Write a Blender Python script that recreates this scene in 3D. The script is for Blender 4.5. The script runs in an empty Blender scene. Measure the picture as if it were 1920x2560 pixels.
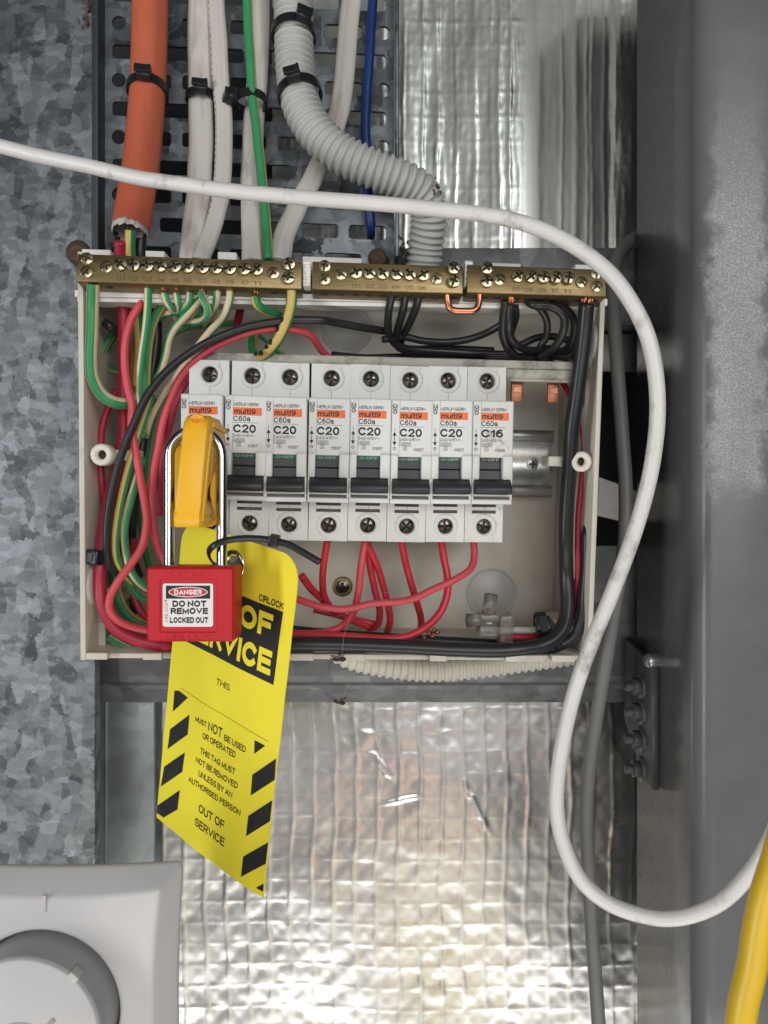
import bpy, bmesh, math, random
from mathutils import Vector, Matrix, noise
rad = math.radians
MM = 0.001
F = 1920.0                      # focal length in photo pixels (camera at the world origin, looking along +Y)
scn = bpy.context.scene
COL = scn.collection

# ------------------------------------------------------------------ camera
cam = bpy.data.cameras.new('camera'); camo = bpy.data.objects.new('camera', cam); COL.objects.link(camo)
cam.sensor_fit = 'HORIZONTAL'; cam.sensor_width = 36.0; cam.lens = 36.0
cam.clip_start = 0.01; cam.clip_end = 50.0
camo.location = (0, 0, 0); camo.rotation_euler = (rad(90), 0, 0)
cam.dof.use_dof = True; cam.dof.focus_distance = 0.325; cam.dof.aperture_fstop = 28.0
scn.camera = camo

# ------------------------------------------------------------------ light (inside a shed: soft daylight from openings behind the photographer, plus lamps added for the foil)
w = bpy.data.worlds.new('World'); scn.world = w; w.use_nodes = True
bg = w.node_tree.nodes['Background']; bg.inputs[0].default_value = (0.93, 0.97, 1.0, 1); bg.inputs[1].default_value = 0.025

def area(name, loc, target, sx, sy, power, col):
    l = bpy.data.lights.new(name, 'AREA'); l.shape = 'RECTANGLE'; l.size = sx; l.size_y = sy; l.energy = power; l.color = col
    o = bpy.data.objects.new(name, l); COL.objects.link(o); o.location = loc
    o.rotation_euler = (Vector(target) - Vector(loc)).to_track_quat('-Z', 'Y').to_euler()
    return o
area('low_doorway', (0.10, -0.42, -1.36), (0.0, 0.40, -0.03), 1.5, 0.60, 10.5, (1.0, 0.97, 0.92))
area('door_daylight', (0.25, -1.90, 0.20), (0.0, 0.40, -0.03), 1.6, 0.70, 16, (0.98, 0.98, 0.97))
area('window_daylight', (1.45, -2.35, 0.78), (0.1, 0.36, 0.0), 0.36, 1.45, 19, (0.95, 0.98, 1.0))
area('side_opening', (-1.30, -0.75, -0.15), (-0.05, 0.32, -0.04), 0.25, 1.0, 10.5, (0.97, 0.99, 1.0))
area('floor_bounce', (0.05, -1.65, -1.05), (0.0, 0.42, -0.15), 2.4, 1.1, 2.6, (1.0, 0.96, 0.90))
area('foil_yellow_fill', (0.16, -1.20, -1.20), (0.04, 0.48, -0.28), 0.55, 0.28, 0.50, (1.0, 0.82, 0.36))  # added lamp: gives the lower foil its yellow clothing reflection
area('foil_pink_fill', (0.06, -1.25, -0.80), (0.02, 0.48, -0.18), 0.42, 0.26, 0.38, (1.0, 0.55, 0.42))  # lamp added so the foil mirrors an orange shirt behind the camera
area('roof_bounce', (-0.10, -1.45, 1.20), (0.0, 0.42, 0.15), 2.2, 1.2, 2.2, (0.97, 0.98, 0.92))

scn.view_settings.view_transform = 'Standard'; scn.view_settings.look = 'None'
scn.view_settings.exposure = 0.06; scn.view_settings.gamma = 1.0; scn.view_settings.use_curve_mapping = False

# ------------------------------------------------------------------ pixel rays and the panel frame (mm)
def W(x, y, d):                 # a point at depth d on the ray of photo pixel x, y
    return Vector(((x - 960) / F * d, d, -(y - 1280) / F * d))
def _rot(yaw, pitch, roll):
    return Matrix.Rotation(yaw, 3, 'Z') @ Matrix.Rotation(pitch, 3, 'X') @ Matrix.Rotation(roll, 3, 'Y')
PR = _rot(0.0528, 0.0668, 0.0155); PT = Vector((-90.82, 406.70, 56.63))
PRI = PR.inverted()
def PW(u, v, n): return PR @ Vector((u, -n, v)) + PT            # panel coords -> world mm
def Q(x, y, n):                                                 # pixel ray meets the plane n mm above the box back
    r = W(x, y, 1.0); nn = PR @ Vector((0, -1, 0))
    p0 = PT + nn * n
    return r * (p0.dot(nn) / r.dot(nn))
def QL(x, y, n):
    q = PRI @ (Q(x, y, n) - PT); return Vector((q.x, q.y, q.z))
def uv(x, y, n):
    q = QL(x, y, n); return q.x, q.z

# ------------------------------------------------------------------ materials
def mat(name, col, rough=0.5, metal=0.0, var=0.0, vscale=200, bump=0.0, bscale=800, dirt=None, dscale=60, damt=0.5, dsize=0.55,
        coat=0.0, trans=0.0, ior=1.45, spec=0.5, sss=0.0, rvar=0.0, stretch=None):
    m = bpy.data.materials.new(name); m.use_nodes = True
    nt = m.node_tree; N = nt.nodes; L = nt.links; b = N['Principled BSDF']
    b.inputs['Base Color'].default_value = (*col, 1); b.inputs['Roughness'].default_value = rough; b.inputs['Metallic'].default_value = metal
    b.inputs['Coat Weight'].default_value = coat; b.inputs['Transmission Weight'].default_value = trans; b.inputs['IOR'].default_value = ior
    b.inputs['Specular IOR Level'].default_value = spec
    if sss: b.inputs['Subsurface Weight'].default_value = sss; b.inputs['Subsurface Radius'].default_value = (.002, .001, .0006)
    tc = N.new('ShaderNodeTexCoord'); oi = N.new('ShaderNodeObjectInfo'); of = N.new('ShaderNodeVectorMath'); of.operation = 'MULTIPLY_ADD'; of.inputs[1].default_value = (9, 9, 9)
    L.new(oi.outputs['Location'], of.inputs[0]); L.new(tc.outputs['Object'], of.inputs[2]); src = of.outputs[0]
    if stretch:
        mp = N.new('ShaderNodeMapping'); mp.inputs['Scale'].default_value = stretch; L.new(src, mp.inputs[0]); src = mp.outputs[0]
    def noise(sc, det=5, ro=.6):
        n = N.new('ShaderNodeTexNoise'); n.inputs['Scale'].default_value = sc; n.inputs['Detail'].default_value = det; n.inputs['Roughness'].default_value = ro
        L.new(src, n.inputs['Vector']); return n.outputs['Fac']
    cs = None
    if var:
        r = N.new('ShaderNodeMapRange'); r.inputs[1].default_value = .3; r.inputs[2].default_value = .7; r.inputs[3].default_value = 1 - var; r.inputs[4].default_value = 1 + var
        L.new(noise(vscale), r.inputs[0])
        mx = N.new('ShaderNodeMix'); mx.data_type = 'RGBA'; mx.blend_type = 'MULTIPLY'; mx.inputs[0].default_value = 1
        mx.inputs[6].default_value = (*col, 1); L.new(r.outputs[0], mx.inputs[7]); cs = mx.outputs[2]
    if dirt:
        r = N.new('ShaderNodeMapRange'); r.inputs[1].default_value = dsize; r.inputs[2].default_value = dsize + .18; r.inputs[3].default_value = 0; r.inputs[4].default_value = damt
        L.new(noise(dscale, 8, .7), r.inputs[0])
        mx = N.new('ShaderNodeMix'); mx.data_type = 'RGBA'; L.new(r.outputs[0], mx.inputs[0])
        if cs: L.new(cs, mx.inputs[6])
        else: mx.inputs[6].default_value = (*col, 1)
        mx.inputs[7].default_value = (*dirt, 1); cs = mx.outputs[2]
    if cs: L.new(cs, b.inputs['Base Color'])
    if rvar:
        r = N.new('ShaderNodeMapRange'); r.inputs[1].default_value = .3; r.inputs[2].default_value = .7; r.inputs[3].default_value = max(.05, rough - rvar); r.inputs[4].default_value = min(1, rough + rvar)
        L.new(noise(vscale * .6), r.inputs[0]); L.new(r.outputs[0], b.inputs['Roughness'])
    if bump:
        bn = N.new('ShaderNodeBump'); bn.inputs['Strength'].default_value = bump; bn.inputs['Distance'].default_value = .0006
        L.new(noise(bscale, 4), bn.inputs['Height']); L.new(bn.outputs[0], b.inputs['Normal'])
    return m

def galvanised(name, lo, hi, scale=105, rough=.5, metal=.75, tint=(.90, .98, 1.06), warp=.0048):
    m = bpy.data.materials.new(name); m.use_nodes = True
    nt = m.node_tree; N = nt.nodes; L = nt.links; b = N['Principled BSDF']
    tc = N.new('ShaderNodeTexCoord')
    nz = N.new('ShaderNodeTexNoise'); nz.inputs['Scale'].default_value = scale * 3.2; nz.inputs['Detail'].default_value = 6; nz.inputs['Roughness'].default_value = .62
    L.new(tc.outputs['Object'], nz.inputs['Vector'])
    sb = N.new('ShaderNodeVectorMath'); sb.operation = 'SUBTRACT'; sb.inputs[1].default_value = (.5, .5, .5); L.new(nz.outputs['Color'], sb.inputs[0])
    sc = N.new('ShaderNodeVectorMath'); sc.operation = 'SCALE'; sc.inputs[3].default_value = warp; L.new(sb.outputs[0], sc.inputs[0])
    ad = N.new('ShaderNodeVectorMath'); ad.operation = 'ADD'; L.new(tc.outputs['Object'], ad.inputs[0]); L.new(sc.outputs[0], ad.inputs[1])
    def shard(sc_, ang, sx, sz):
        mp = N.new('ShaderNodeMapping'); mp.inputs['Rotation'].default_value = (0, rad(ang), 0); mp.inputs['Scale'].default_value = (sx, 1, sz); L.new(ad.outputs[0], mp.inputs[0])
        v = N.new('ShaderNodeTexVoronoi'); v.inputs['Scale'].default_value = sc_; L.new(mp.outputs[0], v.inputs['Vector']); return v
    v1 = shard(scale, 35, 1.2, .70); v2 = shard(scale * 1.6, -50, .6, 1.3)
    s1 = N.new('ShaderNodeSeparateColor'); L.new(v1.outputs['Color'], s1.inputs[0])
    s2 = N.new('ShaderNodeSeparateColor'); L.new(v2.outputs['Color'], s2.inputs[0])
    mx = N.new('ShaderNodeMix'); mx.inputs[0].default_value = .40; L.new(s1.outputs[0], mx.inputs[2]); L.new(s2.outputs[1], mx.inputs[3])
    an = N.new('ShaderNodeMath'); an.operation = 'MULTIPLY'; an.inputs[1].default_value = 6.2832; L.new(s1.outputs[1], an.inputs[0])
    vr = N.new('ShaderNodeVectorRotate'); vr.rotation_type = 'Y_AXIS'; L.new(tc.outputs['Object'], vr.inputs['Vector']); L.new(an.outputs[0], vr.inputs['Angle'])
    st = N.new('ShaderNodeMapping'); st.inputs['Scale'].default_value = (1, 1, 5); L.new(vr.outputs[0], st.inputs[0])
    fn_ = N.new('ShaderNodeTexNoise'); fn_.inputs['Scale'].default_value = scale * 1.3; fn_.inputs['Detail'].default_value = 5; fn_.inputs['Roughness'].default_value = .65; L.new(st.outputs[0], fn_.inputs['Vector'])
    big = N.new('ShaderNodeTexNoise'); big.inputs['Scale'].default_value = 14; big.inputs['Detail'].default_value = 3; L.new(tc.outputs['Object'], big.inputs['Vector'])
    m2 = N.new('ShaderNodeMix'); m2.inputs[0].default_value = .20; L.new(mx.outputs[0], m2.inputs[2]); L.new(big.outputs[0], m2.inputs[3])
    m3 = N.new('ShaderNodeMix'); m3.inputs[0].default_value = .22; L.new(m2.outputs[0], m3.inputs[2]); L.new(fn_.outputs[0], m3.inputs[3]); m2 = m3
    cr = N.new('ShaderNodeValToRGB'); cr.color_ramp.elements[0].position = .24; cr.color_ramp.elements[1].position = .78
    cr.color_ramp.elements[0].color = (lo * tint[0], lo * tint[1], lo * tint[2], 1); cr.color_ramp.elements[1].color = (hi * tint[0], hi * tint[1], hi * tint[2], 1)
    L.new(m2.outputs[0], cr.inputs[0]); L.new(cr.outputs[0], b.inputs['Base Color'])
    rr = N.new('ShaderNodeMapRange'); rr.inputs[3].default_value = rough - .12; rr.inputs[4].default_value = rough + .14; L.new(s1.outputs[2], rr.inputs[0]); L.new(rr.outputs[0], b.inputs['Roughness'])
    b.inputs['Metallic'].default_value = metal
    # every crystal leans a little its own way
    nrm = N.new('ShaderNodeBump'); nrm.inputs['Strength'].default_value = .25; nrm.inputs['Distance'].default_value = .0006
    L.new(m2.outputs[0], nrm.inputs['Height']); L.new(nrm.outputs[0], b.inputs['Normal'])
    return m

M = {}
M['galv'] = galvanised('galvanised_steel', .095, .36, 140)
M['tray'] = galvanised('galvanised_tray', .06, .32, 78)
M['beam'] = galvanised('galvanised_beam', .12, .24, 70, .55, .6, (.97, 1.0, 1.02))
M['stud'] = galvanised('galvanised_stud', .34, .50, 60, .5, .6, (.9, 1.0, 1.02))
M['foil'] = mat('foil', (.62, .625, .62), .29, 1.0, .08, 30, .06, 260, (.40, .36, .30), 26, .4, .64, rvar=.07)
M['foil_up'] = mat('foil_upper', (.62, .63, .60), .30, 1.0, .10, 30, .10, 200, (.45, .42, .30), 22, .35, .6, rvar=.08, stretch=(1, 1, .25))
M['paint'] = mat('grey_steel_paint', (.150, .157, .163), .25, 0.0, .05, 60, .085, 620, (.06, .06, .06), 240, .7, .68, rvar=.05, spec=.34)
def column_paint():
    m = mat('column_paint', (.136, .139, .140), .26, 0.0, .05, 60, .07, 620, (.05, .05, .05), 230, .75, .67, rvar=.05, spec=.34)
    N = m.node_tree.nodes; L = m.node_tree.links; b = N['Principled BSDF']
    tc = N.new('ShaderNodeTexCoord'); sp = N.new('ShaderNodeSeparateXYZ')
    n1 = N.new('ShaderNodeTexNoise'); n1.inputs['Scale'].default_value = 75; n1.inputs['Detail'].default_value = 7; n1.inputs['Roughness'].default_value = .7; L.new(tc.outputs['Object'], n1.inputs['Vector'])
    sb = N.new('ShaderNodeVectorMath'); sb.operation = 'SUBTRACT'; sb.inputs[1].default_value = (.5, .5, .5); L.new(n1.outputs['Color'], sb.inputs[0])
    sc = N.new('ShaderNodeVectorMath'); sc.operation = 'SCALE'; sc.inputs[3].default_value = .030; L.new(sb.outputs[0], sc.inputs[0])
    ad = N.new('ShaderNodeVectorMath'); ad.operation = 'ADD'; L.new(tc.outputs['Object'], ad.inputs[0]); L.new(sc.outputs[0], ad.inputs[1]); L.new(ad.outputs[0], sp.inputs[0])
    def ramp(sock, a0, a1, b0, b1):             # 0 outside, 1 between
        r1 = N.new('ShaderNodeMapRange'); r1.interpolation_type = 'SMOOTHSTEP'; r1.inputs[1].default_value = a0; r1.inputs[2].default_value = a1; L.new(sock, r1.inputs[0])
        r2 = N.new('ShaderNodeMapRange'); r2.interpolation_type = 'SMOOTHSTEP'; r2.inputs[1].default_value = b0; r2.inputs[2].default_value = b1; r2.inputs[3].default_value = 1; r2.inputs[4].default_value = 0; L.new(sock, r2.inputs[0])
        k = N.new('ShaderNodeMath'); k.operation = 'MULTIPLY'; L.new(r1.outputs[0], k.inputs[0]); L.new(r2.outputs[0], k.inputs[1]); return k.outputs[0]
    def mul(p, q):
        k = N.new('ShaderNodeMath'); k.operation = 'MULTIPLY'; L.new(p, k.inputs[0])
        if isinstance(q, float): k.inputs[1].default_value = q
        else: L.new(q, k.inputs[1])
        return k.outputs[0]
    big = mul(ramp(sp.outputs[0], -.0475, -.0395, -.0235, -.0165), ramp(sp.outputs[2], .330, .350, .44, .545))  # worn speckled patch, with window sheen painted into its lighter colour
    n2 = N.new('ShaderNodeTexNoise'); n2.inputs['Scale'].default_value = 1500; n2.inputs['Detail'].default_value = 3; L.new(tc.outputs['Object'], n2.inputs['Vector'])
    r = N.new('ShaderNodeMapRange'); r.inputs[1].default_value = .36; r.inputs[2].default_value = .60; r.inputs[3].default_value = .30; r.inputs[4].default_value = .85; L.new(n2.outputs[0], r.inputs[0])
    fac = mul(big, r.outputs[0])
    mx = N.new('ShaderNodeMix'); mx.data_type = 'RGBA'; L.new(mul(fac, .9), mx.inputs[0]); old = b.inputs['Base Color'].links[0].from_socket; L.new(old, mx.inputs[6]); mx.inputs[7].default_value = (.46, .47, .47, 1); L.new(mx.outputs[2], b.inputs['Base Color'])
    bn = N.new('ShaderNodeBump'); bn.inputs['Distance'].default_value = .0006; bn.inputs['Strength'].default_value = .35; L.new(fac, bn.inputs['Height']); L.new(b.inputs['Normal'].links[0].from_socket, bn.inputs['Normal']); L.new(bn.outputs[0], b.inputs['Normal'])
    return m
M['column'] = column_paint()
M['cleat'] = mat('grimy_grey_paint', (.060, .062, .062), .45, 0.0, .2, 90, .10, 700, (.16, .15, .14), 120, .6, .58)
M['dark'] = mat('cavity_shade', (.045, .046, .05), .9)
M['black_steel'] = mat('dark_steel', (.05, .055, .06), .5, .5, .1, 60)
M['box'] = mat('cream_plastic', (.60, .56, .485), .42, 0, .04, 50, .08, 900, (.22, .18, .13), 55, .45, .60)
M['box_white'] = mat('white_plastic', (.74, .72, .68), .36, 0, .03, 60, .05, 900, (.3, .25, .18), 60, .4, .62)
M['brk'] = mat('breaker_plastic', (.70, .70, .675), .40, 0, .03, 60, .06, 1600, (.28, .25, .20), 110, .5, .63)
M['brk_old'] = mat('breaker_plastic_dusty', (.66, .65, .61), .46, 0, .03, 60, .06, 1600, (.20, .16, .11), 110, .75, .56)
M['brk_gap'] = mat('breaker_shadow_plastic', (.16, .16, .15), .7)  # darker plastic: shade painted into the recess floors; also seams and label line
M['toggle'] = mat('black_toggle', (.030, .032, .036), .42, 0, .1, 300, .05, 900, (.10, .10, .10), 120, .4, .6)
M['green_strip'] = mat('green_strip', (.02, .12, .08), .5)
M['black_strip'] = mat('black_strip', (.02, .02, .02), .5)
M['grey_ink'] = mat('grey_ink', (.35, .42, .40), .6)
M['ink'] = mat('black_ink', (.015, .015, .016), .55)
M['white_ink'] = mat('white_ink', (.78, .76, .74), .5)
M['orange_ink'] = mat('orange_ink', (.80, .17, .045), .5)
M['red_ink'] = mat('red_ink', (.55, .03, .04), .5)
M['grey_print'] = mat('worn_black_print', (.030, .030, .030), .42, 0, .2, 200)
M['screw'] = mat('plated_screw', (.42, .37, .25), .27, 1.0, .15, 900, .1, 900, (.10, .08, .06), 400, .6, .56)
M['screw_dark'] = mat('dark_screw', (.20, .17, .14), .26, 1.0, .2, 500, .1, 900)
M['zinc'] = mat('zinc', (.55, .56, .56), .33, .9, .08, 300, .15, 700)
M['brass'] = mat('brass', (.245, .178, .085), .40, .85, .14, 260, .18, 900, (.13, .10, .06), 90, .65, .52, rvar=.1, stretch=(.15, 1, 1))
M['copper'] = mat('copper', (.62, .25, .14), .34, 1.0, .12, 300)
M['copper_old'] = mat('copper_dull', (.40, .17, .10), .42, .9, .2, 250)
M['hole'] = mat('terminal_hole', (.03, .022, .016), .6)
def plastic(n, c, r=.38, v=.05, d=None, **k): return mat(n, c, r, 0, v, 120, .05, 900, d, k.pop('ds', 90), k.pop('da', .45), k.pop('dz', .58), **k)
M['red'] = plastic('red_insulation', (.60, .035, .055), .36, .06, (.62, .16, .15), da=.25)
M['red_main'] = plastic('dark_red_insulation', (.40, .022, .050), .42, .06, (.5, .12, .12), da=.25)
M['red_fade'] = plastic('faded_red_insulation', (.62, .075, .095), .40, .06, (.66, .22, .20), da=.35)
M['blk'] = plastic('black_insulation', (.020, .020, .022), .34, .15, (.12, .11, .10), da=.3)
M['green'] = plastic('green_insulation', (.030, .235, .085), .40, .08)
M['yel'] = plastic('yellow_insulation', (.60, .42, .12), .42, .06)
M['cream'] = plastic('cream_insulation', (.66, .55, .36), .42, .06)
M['green2'] = plastic('green_bright_insulation', (.045, .29, .115), .40, .08)
M['tie'] = plastic('black_nylon', (.016, .017, .02), .30, .1)
M['orange'] = mat('orange_conduit', (.56, .126, .062), .48, 0, .06, 60, .1, 500, (.20, .08, .055), 60, .55, .55, stretch=(1, 1, .35))
M['flat'] = mat('flat_white_cable', (.60, .565, .52), .46, 0, .06, 60, .1, 500, (.24, .18, .12), 75, .7, .53, stretch=(1, 1, .2))
M['corr'] = mat('grey_corrugated_conduit', (.50, .50, .475), .42, 0, .05, 60, .05, 900, (.25, .2, .15), 60, .45, .62)
M['corr2'] = mat('beige_corrugated_conduit', (.62, .60, .52), .45, 0, .05, 60, .05, 900, (.28, .2, .12), 60, .5, .58)
M['blue'] = plastic('blue_cable', (.008, .032, .15), .40, .06)
M['whitec'] = mat('white_cable', (.70, .68, .655), .36, 0, .04, 45, .10, 500, (.20, .15, .11), 55, .8, .545)
M['greyc'] = mat('grey_cable', (.16, .16, .155), .44, 0, .05, 60, .06, 700, (.05, .05, .05), 120, .5, .64)
M['yellowc'] = mat('yellow_cable', (.80, .52, .035), .35, 0, .04, 40)
M['padlock'] = mat('red_padlock', (.52, .010, .020), .46, 0, .03, 80, .10, 1800, (.42, .02, .03), 60, .3, .6, sss=.04)
M['chrome'] = mat('chrome', (.50, .50, .51), .17, 1.0, 0, 100, .03, 500)
M['clamp'] = mat('yellow_clamp', (.86, .46, .018), .34, 0, .03, 60, .05, 1400, sss=.08)
M['clamp_cap'] = mat('orange_cap', (.85, .36, .02), .22, 0, .02, 60, sss=.1)
M['tag'] = mat('yellow_tag', (.96, .83, .055), .40, 0, .02, 40, .04, 500, (.50, .36, .08), 85, .7, .66)
M['iso'] = mat('light_grey_plastic', (.59, .575, .57), .38, 0, .015, 40, .05, 2400, (.15, .13, .12), 230, .7, .715)
M['iso_dark'] = mat('mid_grey_plastic', (.36, .365, .37), .42, 0, .02, 40, .05, 2400)
M['knob'] = mat('knob_grey_plastic', (.53, .52, .52), .42, 0, .015, 40, .05, 2400)
M['marker'] = mat('marker_plastic', (.50, .50, .46), .4)
M['clear'] = mat('clear_plastic', (.80, .77, .72), .12, 0, 0, 100, .05, 600, trans=.86, ior=1.40)
M['knock'] = mat('knockout_plastic', (.50, .49, .46), .36, 0, .03, 50, .05, 900)
M['post'] = mat('white_nylon', (.74, .70, .62), .35, 0, .03, 60, sss=.08)
M['rust'] = mat('rusty_screw', (.09, .055, .035), .75, .3, .4, 500, .6, 600)
M['mud'] = mat('dry_mud', (.10, .065, .045), .9, 0, .4, 700, .6, 900)
M['fly'] = mat('fly_black', (.028, .020, .016), .55, 0, .3, 900)
M['wing'] = mat('fly_wing', (.12, .09, .07), .4)
M['dustbar'] = mat('dusty_beige_plastic', (.42, .395, .34), .6, 0, .08, 70, .25, 900, (.10, .085, .065), 75, .75, .48)
M['rivet'] = mat('nickel', (.62, .60, .52), .22, 1.0)
M['web'] = mat('cobweb', (.55, .55, .53), .6)

# ------------------------------------------------------------------ mesh helpers (everything in mm)
class MB:
    def __init__(s): s.v = []; s.f = []; s.m = []; s.s = []
    def add(s, vs, fs, mi=0, smooth=False):
        o = len(s.v); s.v += [Vector(p) for p in vs]
        for f in fs: s.f.append(tuple(o + i for i in f)); s.m.append(mi); s.s.append(smooth)
    def box(s, x0, x1, y0, y1, z0, z1, mi=0, fn=None):
        p = [(x, y, z) for x in (x0, x1) for y in (y0, y1) for z in (z0, z1)]
        if fn: p = [fn(*q) for q in p]
        s.add(p, [(0, 1, 3, 2), (4, 6, 7, 5), (0, 4, 5, 1), (2, 3, 7, 6), (0, 2, 6, 4), (1, 5, 7, 3)], mi)
    def rbox(s, x0, x1, y0, y1, z0, z1, b=.4, seg=2, mi=0, fn=None):
        bm = bmesh.new(); bmesh.ops.create_cube(bm, size=1)
        for q in bm.verts: q.co = Vector(((x0 + x1) / 2 + q.co.x * (x1 - x0), (y0 + y1) / 2 + q.co.y * (y1 - y0), (z0 + z1) / 2 + q.co.z * (z1 - z0)))
        bmesh.ops.bevel(bm, geom=bm.edges[:], offset=b, segments=seg, affect='EDGES', profile=.5, clamp_overlap=True)
        bm.verts.index_update()
        s.add([fn(*q.co) if fn else q.co for q in bm.verts], [[q.index for q in f.verts] for f in bm.faces], mi, seg > 1); bm.free()
    def prism(s, poly, fn, d0, d1, mi=0, bev=0, seg=2):     # poly of (a, b); fn(a, b, d) -> point
        bm = bmesh.new(); n = len(poly)
        lo = [bm.verts.new((a, b, d0)) for a, b in poly]; hi = [bm.verts.new((a, b, d1)) for a, b in poly]
        bm.faces.new(lo[::-1]); bm.faces.new(hi)
        for i in range(n): bm.faces.new((lo[i], lo[(i + 1) % n], hi[(i + 1) % n], hi[i]))
        if bev:
            es = [e for e in bm.edges if abs(e.verts[0].co.z - e.verts[1].co.z) < 1e-6]
            bmesh.ops.bevel(bm, geom=es, offset=bev, segments=seg, affect='EDGES', profile=.5, clamp_overlap=True)
        bmesh.ops.recalc_face_normals(bm, faces=bm.faces[:])
        bm.verts.index_update()
        s.add([fn(*q.co) for q in bm.verts], [[q.index for q in f.verts] for f in bm.faces], mi, bool(bev)); bm.free()
    def loft(s, rings, mi=0, closed=True, cap0=False, cap1=False, smooth=True, mfn=None):
        n = len(rings[0]); o = len(s.v)
        for r in rings: s.v += [Vector(p) for p in r]
        for i in range(len(rings) - 1):
            for j in range(n if closed else n - 1):
                k = (j + 1) % n
                s.f.append((o + i * n + j, o + i * n + k, o + (i + 1) * n + k, o + (i + 1) * n + j)); s.m.append(mfn(i, j) if mfn else mi); s.s.append(smooth)
        if cap0: s.f.append(tuple(o + j for j in range(n))[::-1]); s.m.append(mi); s.s.append(False)
        if cap1: s.f.append(tuple(o + (len(rings) - 1) * n + j for j in range(n))); s.m.append(mi); s.s.append(False)
    def tube(s, pts, r, seg=14, mi=0, r2=None, mfn=None, rfn=None, cap=True, ref=(0, -1, 0), afn=None):
        rings = []; T = [(pts[min(i + 1, len(pts) - 1)] - pts[max(i - 1, 0)]).normalized() for i in range(len(pts))]
        nrm = Vector(ref)
        for i, p in enumerate(pts):
            nrm = (nrm - T[i] * nrm.dot(T[i])); nrm = nrm.normalized() if nrm.length > 1e-5 else T[i].orthogonal().normalized()
            bn = T[i].cross(nrm); k = rfn(i) if rfn else 1.0
            rings.append([p + (nrm * math.cos(a) * r + bn * math.sin(a) * (r2 or r)) * k * (afn(a) if afn else 1) for a in (2 * math.pi * j / seg for j in range(seg))])
        s.loft(rings, mi, True, cap, cap, True, mfn)
    def lathe(s, prof, c, ax, seg=24, mi=0, cap0=False, cap1=False, smooth=True):   # prof: (radius, height along ax)
        ax = Vector(ax).normalized(); e1 = ax.orthogonal().normalized(); e2 = ax.cross(e1); c = Vector(c)
        s.loft([[c + ax * h + (e1 * math.cos(a) + e2 * math.sin(a)) * r for a in (2 * math.pi * j / seg for j in range(seg))] for r, h in prof], mi, True, cap0, cap1, smooth)
    def mesh(s, name, mats, origin=(0, 0, 0)):
        me = bpy.data.meshes.new(name); og = Vector(origin)
        me.from_pydata([(p - og) * MM for p in s.v], [], s.f)
        for m in mats: me.materials.append(M[m] if isinstance(m, str) else m)
        me.polygons.foreach_set('material_index', s.m); me.polygons.foreach_set('use_smooth', s.s); me.update()
        return me

def catmull(pts, per=9):
    P = [Vector(p) for p in pts]; P = [P[0] * 2 - P[1]] + P + [P[-1] * 2 - P[-2]]; out = []
    for i in range(1, len(P) - 2):
        a, b, c, d = P[i - 1:i + 3]
        for k in range(per):
            t = k / per
            out.append(.5 * ((2 * b) + (c - a) * t + (2 * a - 5 * b + 4 * c - d) * t * t + (3 * b - a - 3 * c + d) * t ** 3))
    out.append(P[-2]); return out
def resample(pts, step):
    out = [pts[0]]; acc = 0
    for a, b in zip(pts, pts[1:]):
        L = (b - a).length; 
        while acc + L >= step:
            t = (step - acc) / L; a = a + (b - a) * t; out.append(a); L = (b - a).length; acc = 0
        acc += L
    return out

# ------------------------------------------------------------------ scene objects
def tagit(o, label=None, cat=None, group=None, kind=None):
    if label: o['label'] = label
    if cat: o['category'] = cat
    if group: o['group'] = group
    if kind: o['kind'] = kind
    return o
def thing(name, label, cat, loc=(0, 0, 0), rot=None, group=None):
    o = bpy.data.objects.new(name, None); COL.objects.link(o); o.empty_display_size = .01
    m = Matrix.Translation(Vector(loc) * MM)
    if rot is not None: m = m @ rot.to_4x4()
    o.matrix_basis = m
    return tagit(o, label, cat, group)
def part(name, mb, mats, parent, loc=None, world=False, label=None, roty=0):
    """a mesh under its thing; mb in the parent's local mm, or in world mm when world is set"""
    me = mb if isinstance(mb, bpy.types.Mesh) else mb.mesh(name, mats)
    o = bpy.data.objects.new(name, me); COL.objects.link(o); o.parent = parent
    if world:
        r = parent
        mi = Matrix.Identity(4)
        while r is not None: mi = mi @ r.matrix_basis.inverted() if False else mi; r = r.parent
        o.matrix_parent_inverse = full(parent).inverted()
    if loc is not None: o.location = Vector(loc) * MM
    if roty: o.rotation_euler = (0, roty, 0)
    if label: o['label'] = label
    return o
def full(o):
    m = Matrix(o.matrix_basis)
    if o.parent: m = full(o.parent) @ o.matrix_parent_inverse @ m
    return m
def solo(name, mb, mats, label=None, cat=None, group=None, kind=None):
    xs = [p.x for p in mb.v]; ys = [p.y for p in mb.v]; zs = [p.z for p in mb.v]
    og = Vector(((min(xs) + max(xs)) / 2, (min(ys) + max(ys)) / 2, min(zs)))
    o = bpy.data.objects.new(name, mb.mesh(name, mats, og)); COL.objects.link(o); o.location = og * MM
    return tagit(o, label, cat, group, kind)

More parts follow.
